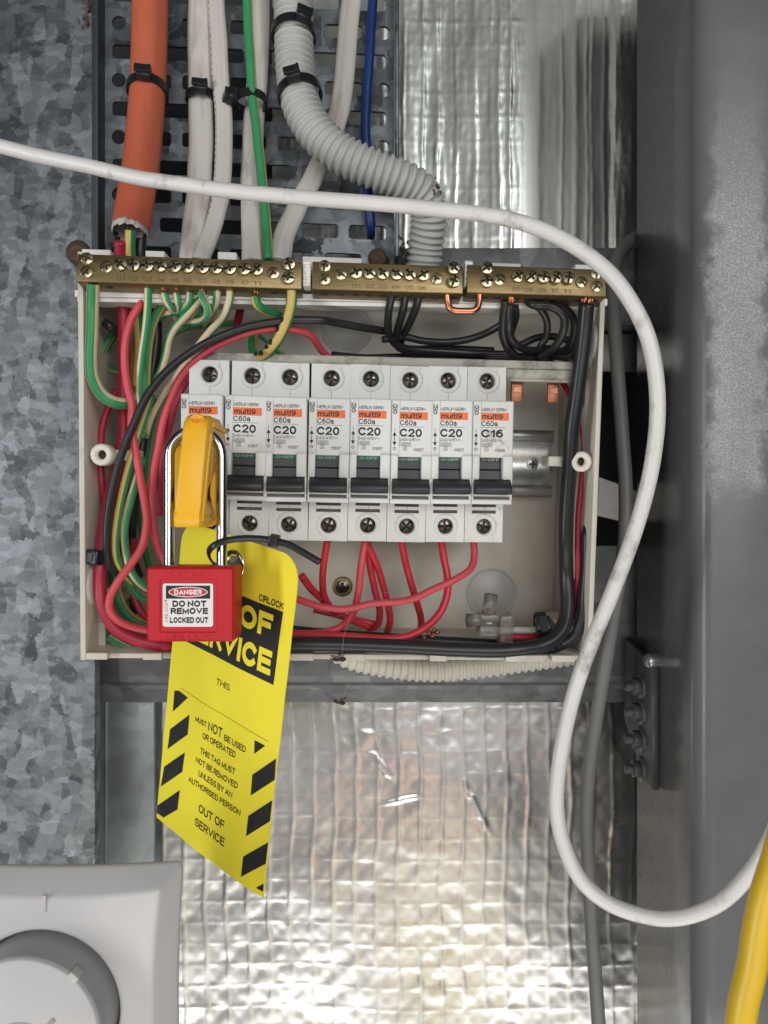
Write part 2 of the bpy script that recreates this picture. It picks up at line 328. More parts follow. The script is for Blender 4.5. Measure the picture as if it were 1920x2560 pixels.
def _arc(cx, cy, rx, ry, a0, a1, n=14): return [(cx + rx * math.cos(rad(a0 + (a1 - a0) * i / n)), cy + ry * math.sin(rad(a0 + (a1 - a0) * i / n))) for i in range(n + 1)]
_O = _arc(.5, .5, .5, .5, 90, 450, 28)
GLYPH = {   # width, strokes as centre lines in a unit box
 'A': (.80, [[(0, 0), (.5, 1), (1, 0)], [(.2, .33), (.8, .33)]]), 'B': (.70, [[(0, .53), (.62, .53)] + _arc(.62, .265, .38, .265, 90, -90) + [(0, 0), (0, 1), (.58, 1)] + _arc(.58, .765, .36, .235, 90, -90)]),
 'C': (.76, [_arc(.52, .5, .52, .5, 42, 318, 24)]), 'D': (.74, [[(0, 0), (0, 1), (.42, 1)] + _arc(.42, .5, .58, .5, 90, -90, 18) + [(0, 0)]]), 'E': (.64, [[(1, 1), (0, 1), (0, 0), (1, 0)], [(0, .52), (.92, .52)]]),
 'F': (.60, [[(1, 1), (0, 1), (0, 0)], [(0, .5), (.86, .5)]]), 'G': (.80, [_arc(.5, .5, .5, .5, 45, 330, 24) + [(1, .44), (.58, .44)]]), 'H': (.72, [[(0, 0), (0, 1)], [(1, 0), (1, 1)], [(0, .52), (1, .52)]]),
 'I': (0, [[(.5, 0), (.5, 1)]]), 'K': (.72, [[(0, 0), (0, 1)], [(1, 1), (.05, .40)], [(.32, .58), (1, 0)]]), 'L': (.58, [[(0, 1), (0, 0), (1, 0)]]), 'M': (.86, [[(0, 0), (0, 1), (.5, .12), (1, 1), (1, 0)]]),
 'N': (.72, [[(0, 0), (0, 1), (1, 0), (1, 1)]]), 'O': (.82, [_O]), 'P': (.66, [[(0, 0), (0, 1), (.58, 1)] + _arc(.58, .73, .42, .27, 90, -90) + [(0, .46)]]),
 'R': (.70, [[(0, 0), (0, 1), (.58, 1)] + _arc(.58, .74, .42, .26, 90, -90) + [(0, .48)], [(.55, .48), (1, 0)]]), 'S': (.68, [_arc(.5, .745, .47, .255, 25, 270, 16) + _arc(.5, .255, .5, .255, 88, -158, 16)]),
 'T': (.68, [[(0, 1), (1, 1)], [(.5, 1), (.5, 0)]]), 'U': (.72, [[(0, 1), (0, .36)] + _arc(.5, .36, .5, .36, 180, 360) + [(1, 1)]]), 'V': (.78, [[(0, 1), (.5, 0), (1, 1)]]), 'Y': (.74, [[(0, 1), (.5, .46), (1, 1)], [(.5, .46), (.5, 0)]]),
 '0': (.60, [_O]), '1': (.26, [[(0, .74), (1, 1), (1, 0)]]), '2': (.60, [_arc(.5, .70, .48, .30, 165, -28, 14) + [(0, 0), (1, 0)]]), '3': (.58, [_arc(.46, .76, .44, .24, 150, -90, 12) + _arc(.46, .26, .52, .26, 90, -155, 14)]),
 '4': (.64, [[(.75, 0), (.75, 1), (0, .28), (1, .28)]]), '5': (.60, [[(.92, 1), (.16, 1), (.06, .5)] + _arc(.48, .33, .50, .33, 120, -150, 16)]), '6': (.60, [_arc(.5, .32, .5, .32, 180, 540, 20) + _arc(.62, .45, .62, .55, 175, 70, 10)]),
 '7': (.56, [[(0, 1), (1, 1), (.3, 0)]]), '8': (.58, [_arc(.5, .76, .42, .24, 270, 630, 18), _arc(.5, .26, .5, .26, 90, 450, 18)]), '9': (.60, [_arc(.5, .68, .5, .32, 0, 360, 20) + _arc(.38, .55, .62, .55, -5, -110, 10)]),
 '/': (.34, [[(0, 0), (1, 1)]]), '~': (.6, [[(0, .42), (.2, .62), (.4, .55), (.6, .40), (.8, .34), (1, .54)]]), '-': (.30, [[(0, .5), (1, .5)]]),
 'm': (.86, [[(0, 0), (0, .74)], [(0, .5)] + _arc(.25, .5, .25, .24, 180, 0, 8) + [(.5, 0)], [(.5, .5)] + _arc(.75, .5, .25, .24, 180, 0, 8) + [(1, 0)]]), 'u': (.54, [[(0, .74), (0, .26)] + _arc(.5, .26, .5, .26, 180, 360, 8) + [(1, .74), (1, 0)]]),
 'l': (0, [[(.5, 0), (.5, 1)]]), 't': (.30, [[(.4, 1), (.4, .1), (1, 0)], [(0, .72), (1, .72)]]), 'i': (0, [[(.5, 0), (.5, .70)], [(.5, .88), (.5, 1.02)]]), 'a': (.54, [_arc(.45, .52, .45, .22, 160, 0, 8) + [(.92, 0)], _arc(.45, .20, .45, .20, 10, 370, 14)]),
 '®': (.5, [_arc(.5, .7, .5, .3, 0, 360, 16), [(.4, .55), (.4, .85), (.62, .80), (.42, .68), (.65, .55)]]),
}
def put_text(mb, s, x0, x1, y0, y1, fn, mi=0, bold=0.0, rot=0, raised=0.0):
    """letters drawn as ribbons, fitted into the box x0..x1 (baseline run) and y0..y1 (foot to head); fn(a, b, lift) -> point"""
    t = .118 + bold * 3.5; gap = .10 + .02 * (t < .16); pen = 0; strips = []
    for ch in s:
        if ch == ' ': pen += .34; continue
        wd, st = GLYPH[ch]; wd = wd * (1.06 if t > .18 else 1) + t if wd else t
        for pl in st:
            p = [(pen + t / 2 + x * (wd - t), t / 2 + y * (1 - t)) for x, y in pl]
            q = [p[0]]
            for z in p[1:]:
                if math.hypot(z[0] - q[-1][0], z[1] - q[-1][1]) > .004: q.append(z)
            closed = math.hypot(q[0][0] - q[-1][0], q[0][1] - q[-1][1]) < .01
            if closed: q = q[:-1]
            n = len(q); L = []; Rr = []
            for i in range(n):
                a = q[i - 1] if (i or closed) else None; b = q[(i + 1) % n] if (i < n - 1 or closed) else None
                d1 = Vector((q[i][0] - a[0], q[i][1] - a[1])).normalized() if a else None; d2 = Vector((b[0] - q[i][0], b[1] - q[i][1])).normalized() if b else None
                d1 = d1 or d2; d2 = d2 or d1
                n1 = Vector((-d1.y, d1.x)); n2 = Vector((-d2.y, d2.x)); m_ = (n1 + n2)
                m_ = m_.normalized() if m_.length > 1e-4 else n1
                k = t / 2 / max(.42, m_.dot(n1)); c = Vector(q[i])
                if a is None: c = c - d2 * t / 2
                if b is None: c = c + d1 * t / 2
                L.append(c + m_ * k); Rr.append(c - m_ * k)
            strips.append((L, Rr, closed))
        pen += wd + gap
    W_ = pen - gap
    def mp(p, h):
        a = min(max(p.x / W_, -.02), 1.02); b = min(max(p.y, -.0), 1.0) if True else p.y
        if rot == 180: a, b = 1 - a, 1 - b
        if rot == 90: a, b = 1 - b, a
        return fn(x0 + a * (x1 - x0), y0 + b * (y1 - y0), h)
    for k, (L, Rr, closed) in enumerate(strips):
        n = len(L); h = .012 * (k % 3) + raised
        if raised:
            for E_ in (L, Rr): mb.add([mp(p, h) for p in E_] + [mp(p, -.1) for p in E_], [(i, (i + 1) % n, n + (i + 1) % n, n + i) for i in range(n if closed else n - 1)], mi)
        mb.add([mp(p, h) for p in L] + [mp(p, h) for p in Rr], [(i, n + i, n + (i + 1) % n, (i + 1) % n) for i in range(n if closed else n - 1)], mi)

def hole_cell(mb, x0, x1, z0, z1, hole, y, depth, fn=None, mi=0, wall=0):
    """rectangle in the local XZ plane at y with a hole (list of x,z going round) and walls running back by depth"""
    n = len(hole); cx = sum(h[0] for h in hole) / n; cz = sum(h[1] for h in hole) / n
    fn = fn or (lambda a, b, c: Vector((a, b, c)))
    out = []
    for hx, hz in hole:
        dx, dz = hx - cx, hz - cz; t = 1e9
        if dx > 1e-9: t = min(t, (x1 - cx) / dx)
        if dx < -1e-9: t = min(t, (x0 - cx) / dx)
        if dz > 1e-9: t = min(t, (z1 - cz) / dz)
        if dz < -1e-9: t = min(t, (z0 - cz) / dz)
        out.append([cx + dx * t, cz + dz * t])
    for X, Z in ((x0, z0), (x1, z0), (x0, z1), (x1, z1)):       # snap one point to every corner
        k = min(range(n), key=lambda i: (out[i][0] - X) ** 2 + (out[i][1] - Z) ** 2); out[k] = [X, Z]
    mb.loft([[fn(a, y, b) for a, b in out], [fn(a, y, b) for a, b in hole]], mi, True, smooth=False)
    mb.loft([[fn(a, y, b) for a, b in hole], [fn(a, y + depth, b) for a, b in hole]], wall, True, smooth=False)
def circ(cx, cz, r, n=24): return [(cx + r * math.cos(2 * math.pi * i / n + .1309), cz + r * math.sin(2 * math.pi * i / n + .1309)) for i in range(n)]
def slot(x0, x1, z0, z1, r, n=4):
    out = []
    for cx, cz, a0 in ((x1 - r, z1 - r, 0), (x0 + r, z1 - r, 90), (x0 + r, z0 + r, 180), (x1 - r, z0 + r, 270)):
        for i in range(n + 1): a = rad(a0 + 90 * i / n); out.append((cx + r * math.cos(a), cz + r * math.sin(a)))
    return out
def rrect(x0, x1, z0, z1, r, n=4): return slot(x0, x1, z0, z1, r, n)

def screw_mesh(name, R, H, dome, arm, deep, mats, N=18, slotted=True):
    """crosshead screw: origin at the seat, head towards local -Y"""
    mb = MB(); vs = []; fs = []
    for i in range(N + 1):
        for j in range(N + 1):
            u = -1 + 2 * i / N; v = -1 + 2 * j / N
            x = u * math.sqrt(1 - v * v / 2); z = v * math.sqrt(1 - u * u / 2); r2 = x * x + z * z
            y = H + dome * (1 - r2)
            if (abs(x) < arm and abs(z) < .66) or (abs(z) < arm and abs(x) < (.98 if slotted else .66)): y -= deep
            vs.append((x * R, -y, z * R))
    for i in range(N):
        for j in range(N): fs.append((i * (N + 1) + j, (i + 1) * (N + 1) + j, (i + 1) * (N + 1) + j + 1, i * (N + 1) + j + 1))
    dome_ = lambda k: -(H + dome * (1 - (vs[k][0] ** 2 + vs[k][2] ** 2) / R ** 2))
    sunk = [sum(vs[k][1] > dome_(k) + deep * .5 for k in f) for f in fs]
    mb.add(vs, [f for f, q in zip(fs, sunk) if q < 4], 0, False); mb.add(vs, [f for f, q in zip(fs, sunk) if q == 4], 1, False)
    mb.lathe([(R, 0), (R, H * .9), (R * .97, H)], (0, 0, 0), (0, -1, 0), 20)
    return mb.mesh(name, list(mats) + ['hole'])

# ================================================================== THE SETTING
def sheet(name, x0, x1, z0, z1, nx, nz, hfn, m, label, cat, thick=1.2, kind=None):
    mb = MB(); vs = []; fs = []
    for j in range(nz + 1):
        for i in range(nx + 1):
            x = x0 + (x1 - x0) * i / nx; z = z0 + (z1 - z0) * j / nz; vs.append((x, hfn(x, z), z))
    for j in range(nz):
        for i in range(nx): a = j * (nx + 1) + i; fs.append((a, a + 1, a + nx + 2, a + nx + 1))
    mb.add(vs, fs, 0, True)
    yb = max(p[1] for p in vs) + thick
    mb.add([(x0, yb, z0), (x1, yb, z0), (x1, yb, z1), (x0, yb, z1)], [(0, 3, 2, 1)], 0)
    return solo(name, mb, [m], label, cat, None, kind)

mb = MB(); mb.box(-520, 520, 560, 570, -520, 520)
solo('wall', mb, ['dark'], kind='structure')  # dark backing sheet added, its colour stands for the shade in the cavity

rng = random.Random(4)
# foil below: quilted by its thread grid, every cell leaning its own way
PIT = 13.55; D_LO = 486.0
cells = {}
def cell(i, j):
    if (i, j) not in cells: cells[(i, j)] = (rng.gauss(0, .15), rng.gauss(0, .20), rng.gauss(.07, .11), rng.random() * 6.28, rng.gauss(0, .25))
    return cells[(i, j)]
def lo_h(x, z):
    xx = x + 1.1 * math.sin(z * .045) + .5 * math.sin(z * .13 + x * .03); zz = z + .8 * math.sin(x * .05 + 1)
    a = xx / PIT + .35; b = zz / PIT + .2; i = math.floor(a); j = math.floor(b); s = a - i; t = b - j
    tx, tz, bu, ph, tw = cell(i, j)
    win = (16 * s * (1 - s) * t * (1 - t)) ** .55
    h = win * (tx * (s - .5) + tz * (t - .5) + bu * .35 + .06 * math.sin(9 * s + ph) * math.sin(7 * t + ph * 2) + tw * (s - .5) * (t - .5) * 2)
    rv = math.exp(-(min(s, 1 - s) / .085) ** 2); rh = math.exp(-(min(t, 1 - t) / .07) ** 2) * .45
    sw = 2.2 * math.sin(x * .021 + .6) + 1.1 * math.sin(z * .025) + .4 * math.sin(x * .05 + z * .035)
    # two long creases
    def crease(x0, z0, x1, z1, wd, am):
        dx, dz = x1 - x0, z1 - z0; L = math.hypot(dx, dz); u = ((x - x0) * dx + (z - z0) * dz) / L
        if u < 0 or u > L: return 0
        d = abs((x - x0) * dz - (z - z0) * dx) / L; return am * math.exp(-(d / wd) ** 2) * math.sin(math.pi * u / L)
    cr = crease(-5, -185, 25, -178, 1.3, .8) + crease(48, -165, 68, -205, 1.6, .9) + crease(-8, -150, 8, -172, 1.5, .7)
    sw += .9 * noise.noise(Vector((x * .02, z * .02, 2))) + .30 * noise.noise(Vector((x * .11, z * .11, 7)))
    return D_LO - h - .30 * max(rv, rh) - sw - cr
sheet('foil_insulation', -188, 172, -352, -112, 330, 220, lo_h, 'foil', 'crinkled silver foil sheet quilted by a square thread grid, below the enclosure', 'insulation')
# foil above: upright pleats
pl = [(x, rng.uniform(.8, 2.4), rng.uniform(.15, .60)) for x in (0, 5, 12.5, 24.5, 33.5, 45, 57, 67, 72, 79, 97, 112, 121, 128, 131, 139, 145)]
def up_h(x, z):
    h = 0
    for k, (px, wd, am) in enumerate(pl):
        q = x - px + .5 * math.sin(z * .05 + k) + .2 * math.sin(z * .31 + k * 2)
        h += am * math.exp(-(q / wd) ** 2)
    nz = lambda a, b, k: noise.noise(Vector((x * a, z * b, k)))
    calm = 1 if x < 84 or x > 142 else .4
    h += .9 * math.sin(x * .09 + 1) + calm * (.7 * nz(.09, .02, 1) + .26 * nz(.30, .05, 5) + .10 * nz(.30, .22, 9) + .03 * nz(.9, .5, 3) + .10 * math.exp(-((z % 15.0 - 7.5) / .7) ** 2))
    dk = max(0, min(1, (x - 84) / 5)) * max(0, min(1, (146 - x) / 5))
    return 482.0 - h * (1 - .65 * dk) + max(0, min(55, x - 86)) * .045 - max(0, x - 143) * .10
sheet('foil_insulation', -70, 170, 136, 345, 300, 150, up_h, 'foil_up', 'silver foil sheet with upright pleats, beside the perforated tray', 'insulation')

# galvanised upright on the left: face, return edge and lip
mb = MB()
xr = W(238, 0, 421).x
mb.rbox(-300, xr, 421, 424, -215 - 40, 345, .8)
mb.box(xr - 3, xr, 424.2, 428, -255, 345)
solo('steel_post', mb, ['galv'], 'wide spangled galvanised steel post behind the left side of the enclosure', 'steel post')

# stud seen through the gap below the enclosure
mb = MB(); x0 = W(236, 0, 476).x; x1 = W(388, 0, 476).x
mb.rbox(x0, x1, 474, 477, -345, -100, .6); mb.rbox(x0 + 7.2, x0 + 9.2, 472.6, 474.2, -345, -100, .5)
solo('wall_stud', mb, ['stud'], 'narrow blue-grey steel stud beside the foil, left of the yellow tag', 'stud')

# beams behind the enclosure
mb = MB(); zt = W(0, 619, 452).z; zb = W(0, 812, 452).z
mb.rbox(-20, 172, 452, 455, zb, zt, .8); mb.box(-20, 172, 455.2, 475, zt - 3, zt - .5); mb.box(-20, 172, 455.2, 470, zb + .5, zb + 3)
solo('purlin', mb, ['beam'], 'dull grey steel purlin behind the brass bars', 'purlin')
mb = MB(); zt = W(0, 1365, 458).z; zb = W(0, 1765, 458).z
prof = [(458, zt), (458, zb + 18), (459.5, zb + 14), (466, zb + 10.5), (467, zb + 8), (467, zb), (470, zb), (470, zt)]
mb.prism(prof, lambda a, b, d: Vector((d, a, b)), -182, 165)
solo('purlin', mb, ['beam'], 'galvanised steel purlin along the foot of the enclosure, with a shaded lower lip', 'purlin')
mb = MB(); z0 = W(0, 930, 470).z; z1 = W(0, 836, 470).z
mb.rbox(85, 172, 468, 471, z0, z1, .6)
solo('foil_strip', mb, ['foil_up'], 'narrow foil strip between the two purlins beside the steel column', 'insulation')
mb = MB(); a = W(1490, 1190, 466); b = W(1592, 1228, 466); c = W(1592, 1312, 466); d = W(1490, 1288, 466)
mb.prism([(a.x, a.z), (b.x, b.z), (c.x, c.z), (d.x, d.z)], lambda p, q, r: Vector((p, r, q)), 466, 470)
solo('steel_strap', mb, ['box_white'], 'slanting pale strap in the dark gap beside the enclosure', 'strap')

# painted hollow-section column on the right
mb = MB(); X0 = 145.0; Y0 = 355.0; R = 9.5
poly = [(X0, 440), (X0, Y0 + R)] + [(X0 + R - R * math.cos(rad(a)), Y0 + R - R * math.sin(rad(a))) for a in range(9, 90, 9)] + [(X0 + R, Y0)]
poly += [(X0 + 100 - R, Y0), (X0 + 100, Y0 + R), (X0 + 100, 440)]
rings = [[Vector((p[0], p[1], z)) for p in poly] for z in (-330, -220, -110, 0, 110, 220, 330)]
mb.loft(rings, 0, True, True, True, True)
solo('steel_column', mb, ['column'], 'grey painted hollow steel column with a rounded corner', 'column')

# bolted cleat on the column
t = thing('cleat_plate', 'grey bolted cleat on the dark side of the steel column', 'bracket', (140, 404, W(0, 1975, 404).z))
mb = MB(); zt = W(0, 1672, 404).z; zb = W(0, 1975, 404).z
mb.prism([(404, zb), (404, zt), (409, zt + 3), (449, zt + 9), (449, zb + 24), (418, zb + 3)], lambda a, b, d: Vector((d, a, b)), 140.6, 144.9, bev=.7)
part('plate', mb, ['cleat'], t, world=True)
for i, (bx, by) in enumerate(((1584, 1716), (1579, 1780), (1576, 1848), (1582, 1922))):
    c = W(bx + 12, by, 419); c.x = 140.7
    mb = MB(); mb.lathe([(6.9, 0), (6.9, 1.3), (3, 1.4)], c, (-1, 0, 0), 24)
    hx = [(4.9 * math.cos(rad(60 * k + 13 * i)), 4.9 * math.sin(rad(60 * k + 13 * i))) for k in range(6)]
    mb.prism(hx, lambda a, b, d, c=c: Vector((c.x - d, c.y + a, c.z + b)), 1.4, 5.2, bev=.4)
    mb.lathe([(2.6, 5.0), (2.6, 8.6), (2.2, 9.2), (.01, 9.2)], c, (-1, 0, 0), 14)
    part('bolt', mb, ['cleat'], t, world=True)
mb = MB(); c = W(1583, 1650, 408); c.x = 146
mb.lathe([(3.9, 0), (3.9, 6), (3.3, 7.2), (.01, 7.3)], c, (-1, -.25, 0), 18)
solo('rod_end', mb, ['zinc'], 'short round rod end poking from the column just above the bolted cleat', 'rod')

# perforated cable tray
D_T = 428.0; k = D_T / F
mb = MB(); px = lambda x: (x - 960) * k; pz = lambda y: -(y - 1280) * k
ROW = 71.5; X0p, X1p = 262, 986
skew = lambda a, b, c: Vector((a, b, c - (a - px(297)) * .038))
row0 = -15 - 71.5
r = 0
y = 57 - ROW * 4
while y < 640:
    ya, yb = y - ROW / 2, y + ROW / 2
    if r % 2 == 0:      # round holes at the ends, slots between
        cellsx = [(X0p, 322, 'c', 297)] + [(322 + 119 * i, 322 + 119 * (i + 1), 's', None) for i in range(5)] + [(917, X1p, 'c', 957)]
        for a, b, kind, cx in cellsx:
            if kind == 'c': h = circ(px(cx), pz(y), 18 * k, 20)
            else: h = slot(px(a + 14), px(a + 14 + 92), pz(y + 17.5), pz(y - 17.5), 8 * k)
            hole_cell(mb, px(a), px(b), pz(yb), pz(ya), h, D_T, 2.0, skew)
    else:
        edges = [X0p] + [268 + 119 * i for i in range(1, 6)] + [X1p]
        for i in range(6):
            s0 = 281 + 118 * i
            hole_cell(mb, px(edges[i]), px(edges[i + 1]), pz(yb), pz(ya), slot(px(s0), px(s0 + 93), pz(y + 18), pz(y - 18), 9 * k), D_T, 2.0, skew)
    y += ROW; r += 1
t = thing('cable_tray', 'perforated galvanised cable tray with rows of slots above the enclosure', 'cable tray', (px(620), D_T, pz(640)))
part('perforated_plate', mb, ['tray'], t, world=True)
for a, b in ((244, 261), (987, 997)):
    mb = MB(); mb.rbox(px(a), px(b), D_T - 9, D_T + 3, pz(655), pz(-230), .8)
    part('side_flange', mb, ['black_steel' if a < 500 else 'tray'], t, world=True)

# ================================================================== ENCLOSURE
UL, UR, VT, VB, NR = -48.73, 188.4, 61.73, -121.2, 62.0
BT = 2.4
box = thing('electrical_enclosure', 'open cream plastic switchboard box without its cover, mounted on the wall', 'enclosure', PW((UL + UR) / 2, VB, 0), PR)
BO = Vector(((UL + UR) / 2, 0, VB))                     # box origin in panel coords
def bl(u, v, n): return Vector((u, -n, v)) - BO
def bbox(mb, u0, u1, v0, v1, n0, n1, mi=0, b=0): 
    if b: mb.rbox(u0, u1, -n1, -n0, v0, v1, b, 2, mi, lambda x, y, z: Vector((x, y, z)) - BO)
    else: mb.box(u0, u1, -n1, -n0, v0, v1, mi, lambda x, y, z: Vector((x, y, z)) - BO)
mb = MB(); bbox(mb, UL, UR, VB, VT, -2.5, 0); part('back_plate', mb, ['box'], box)
mb = MB(); bbox(mb, UL, UL + BT, VB, VT, .05, NR, 0, .35); bbox(mb, UL + BT, UL + BT + 3, VB + BT, VB + 30, 40, 43); bbox(mb, UL + BT, UL + BT + 9, VB + 29, VB + 31, 20, 48); bbox(mb, UL + BT, UL + BT + 10, VB + 12, VB + 13.5, 20, 44)
part('side_wall', mb, ['box'], box)
mb = MB(); bbox(mb, UR - BT, UR, VB, VT, .05, NR, 0, .35); bbox(mb, UR - BT - 9, UR - BT, VB + 14, VB + 16, 20, 52); part('side_wall', mb, ['box'], box)
mb = MB(); bbox(mb, UL + BT, UR - BT, VB, VB + BT, .05, NR - 4, 0, .3); part('bottom_wall', mb, ['box'], box)
mb = MB(); bbox(mb, UL + BT, UR - BT, VT - BT, VT, .05, 40, 0, .3); part('top_wall', mb, ['box'], box)
for u0, u1 in ((UL + 2.5, UL + 12), (UL + 28, UL + 36.5), (UL + 44, UL + 50), (UL + 92, UL + 106), (UL + 118, UL + 130), (UL + 160, UL + 168), (UL + 196, UL + 214), (UL + 218, UR - 8)):
    mb = MB(); bbox(mb, u0, u1, VB + .3, VB + BT + 1.0, NR - 3.9, NR, 0, .3); part('rim_tab', mb, ['box'], box)
for xa, xb, yy in ((208, 279, 634), (366, 414, 638), (546, 593, 641), (757, 905, 652), (1228, 1300, 668), (1435, 1500, 672)):
    ua, va = uv(xa, yy, 50); ub, vb_ = uv(xb, yy, 50)
    mb = MB(); bbox(mb, ua, ub, va - 9, va + 1.6, 40.1, 52, 0, .4); part('rim_tab', mb, ['box_white'], box)
# round knock-outs: shallow rings with a thin disc
def knockout(cx, cy, rpx, m):
    c = QL(cx, cy, .5); r = rpx * 405 / F
    mb = MB(); cc = Vector((c.x, -.02, c.z)) - BO
    mb.lathe([(r + 1.0, 0), (r + .7, .5), (r, .55), (r - .4, .1), (r - .5, -.0), (r - .9, .25), (.01, .28)], cc, (0, -1, 0), 48)
    part('knockout', mb, [m], box)
knockout(866, 822, 60, 'knock'); knockout(1229, 1484, 62, 'knock')
for uu, (cx, cy), sgn in ((UL + BT, (205, 1460), 1), (UR - BT, (1500, 855), -1)):
    v = uv(cx, cy, 50)[1]
    mb = MB(); rr = 9.5
    mb.lathe([(rr, 0), (rr, .8), (rr - 1, 1.6), (.01, 1.8)], Vector((uu - .02 * sgn, -(NR - 11), v)) - BO, (sgn, 0, 0), 32); part('side_knockout', mb, ['knock'], box)
# the ledge that carries the brass bars
a = uv(188, 726, 58); b = uv(188, 752, 58); c = uv(1517, 748, 58); d = uv(1517, 774, 58)
mb = MB()
def ledge(p, q, r_, s_, n0, n1):
    P = [bl(u, v, n) for n in (n1, n0) for u, v in (p, q, r_, s_)]
    mb.add(P, [(0, 1, 3, 2), (4, 6, 7, 5), (0, 2, 6, 4), (1, 5, 7, 3), (0, 4, 5, 1), (2, 3, 7, 6)])
ledge(a, (b[0], b[1] + 1.8), c, (d[0], d[1] + 1.8), 44, 58.5)
ledge((a[0] + .6, b[1] + 1.7), (b[0] + .6, b[1]), (c[0] - .6, d[1] + 1.7), (d[0] - .6, d[1]), 44, 57)
part('bar_ledge', mb, ['box_white'], box)
for xa in (757, 1160):
    u0, v0 = uv(xa, 716, 66); u1, _ = uv(xa + 20, 716, 66); v1 = uv(xa, 652, 66)[1]
    mb = MB(); bbox(mb, u0, u1, v0, v1, 44, 67, 0, .5)
    for q in range(4): bbox(mb, u0 + .2, u1 - .2, v0 + 1.5 + q * 2.6, v0 + 2.3 + q * 2.6, 66.9, 67.6)
    part('bar_clip', mb, ['box_white'], box)
# fixing posts for the cover
for cx, cy, nn, rp in ((258, 1137, 58, 27), (1450, 1154, 58, 26)):
    c = QL(cx, cy, nn); r = rp * 350 / F
    p = thing('mounting_post', 'white nylon cover post ' + ('on the left wall of the enclosure among the earth wires' if cx < 500 else 'on the right wall of the enclosure beside the black cables'), 'post', PR @ Vector((c.x, c.y, c.z)) + PT, PR, 'cover posts')
    mb = MB(); mb.lathe([(r * .42, -.2), (r * .45, 3), (r * .8, 3.2), (r, 2.6), (r, -5), (r * .62, -7), (r * .55, -50)], (0, 0, 0), (0, -1, 0), 32); part('sleeve', mb, ['post'], p)
    mb = MB(); mb.lathe([(r * .44, -1), (.01, -1.05)], (0, 0, 0), (0, -1, 0), 24); part('bore', mb, ['hole'], p)
    s = -1 if cx < 500 else 1
    mb = MB(); mb.rbox(min(0, -s * 14), max(0, -s * 14), 4, 16, -2.4, 2.4, .5); part('arm', mb, ['post'], p)
# screw fixing the back plate
sm_back = screw_mesh('fixing_screw', 3.6, .9, .5, .17, .7, ['rust'])
c = QL(856, 1467, 1.2)
p = thing('fixing_screw', 'brown fixing screw with washer in the back of the enclosure below the breakers', 'screw', PR @ Vector((c.x, -.6, c.z)) + PT, PR)
mb = MB(); mb.lathe([(5.4, 0), (5.4, .7), (4.6, .9), (3.4, .9)], (0, .4, 0), (0, -1, 0), 28); part('washer', mb, ['brass'], p); part('head', screw_mesh('head', 3.7, .9, .6, .17, .8, ['screw_dark']), None, p, (0, -.4, 0))
for cx, cy, d, r, lab in ((944, 642, 424, 5.2, 'dark rusty screw head at the top rim of the enclosure under the corrugated conduit'), (192, 628, 416, 6.5, 'large brown rusty screw head on the galvanised post beside the top corner of the enclosure')):
    c = W(cx, cy, d)
    p = thing('wall_screw', lab, 'screw', c)
    mb = MB(); mb.lathe([(r, 3.5), (r, 1.2), (r * .75, 0), (.01, -.3)], (0, 0, 0), (0, 1, 0), 24); mb.lathe([(r * .5, -.7), (r * .5, 0)], (0, 0, 0), (0, 1, 0), 16, cap0=True); part('head', mb, ['rust'], p)

# DIN rail
va = uv(1330, 1075, 14)[1]; vb_ = uv(1330, 1242, 14)[1]; u1 = uv(1381, 1160, 12)[0]
rail = thing('din_rail', 'short zinc plated top-hat rail carrying the breakers', 'rail', PW(70, vb_, 2), PR)
RO = PRI @ (PW(70, vb_, 2) - PT)
fnr = lambda x, y, z: Vector((x, y, z)) - RO
mb = MB(); h = va - vb_; t1 = h * .17
prof = [(-12, va), (-13.4, va), (-13.4, va - t1), (-7, va - t1 - .6), (-7, vb_ + t1 + .6), (-13.4, vb_ + t1), (-13.4, vb_), (-12, vb_), (-12, vb_ + t1 - 1), (-5.6, vb_ + t1 - .4), (-5.6, va - t1 + .4), (-12, va - t1 + 1)]
mb.prism(prof, lambda a, b, d: fnr(d, a, b), -6, u1, bev=.25); part('channel', mb, ['zinc'], rail)
mb = MB(); bbox_ = mb.box(20, 22, -5, 0, va - 20, va - 8, 0, fnr); mb.box(60, 120, -5.5, -.1, vb_ + 8, vb_ + 28, 0, fnr); part('standoff', mb, ['box'], rail)
c = QL(1332, 1160, 8); part('rail_screw', screw_mesh('rail_screw', 3.1, .8, .5, .14, .6, ['zinc'], slotted=False), None, rail, Vector((c.x, -7.1, c.z)) - RO)

# busbar cover and its copper tongues
VS = 15.65
bus = thing('busbar_cover', 'dusty beige comb busbar cover along the tops of the breakers', 'busbar cover', PW(0, VS - 6, 40), PR)
bo = Vector((0, -40, VS - 6)); fb = lambda x, y, z: Vector((x, y, z)) - bo
ue = uv(1432, 940, 52)[0]
mb = MB(); mb.rbox(1, ue, -58, -40, VS + .3, VS + 4.2, .5, 2, 0, fb); mb.rbox(144.5, ue, -58.6, -50, VS - 4.8, VS + .2, .5, 2, 0, fb); mb.rbox(144.5, ue + .2, -59.4, -56, VS - 5.6, VS - 4.4, .3, 2, 0, fb)
part('cover', mb, ['dustbar'], bus)
for cx in (1291, 1382):
    u = uv(cx, 960, 52)[0]
    mb = MB(); mb.rbox(u - 2.75, u + 2.75, -54, -51.8, VS - 14.5, VS - 4.9, .4, 2, 0, fb); mb.rbox(u - 2.0, u + 2.0, -54.5, -54.1, VS - 10.5, VS - 7.5, .2, 1, 0, fb); part('tongue', mb, ['copper_old'], bus)

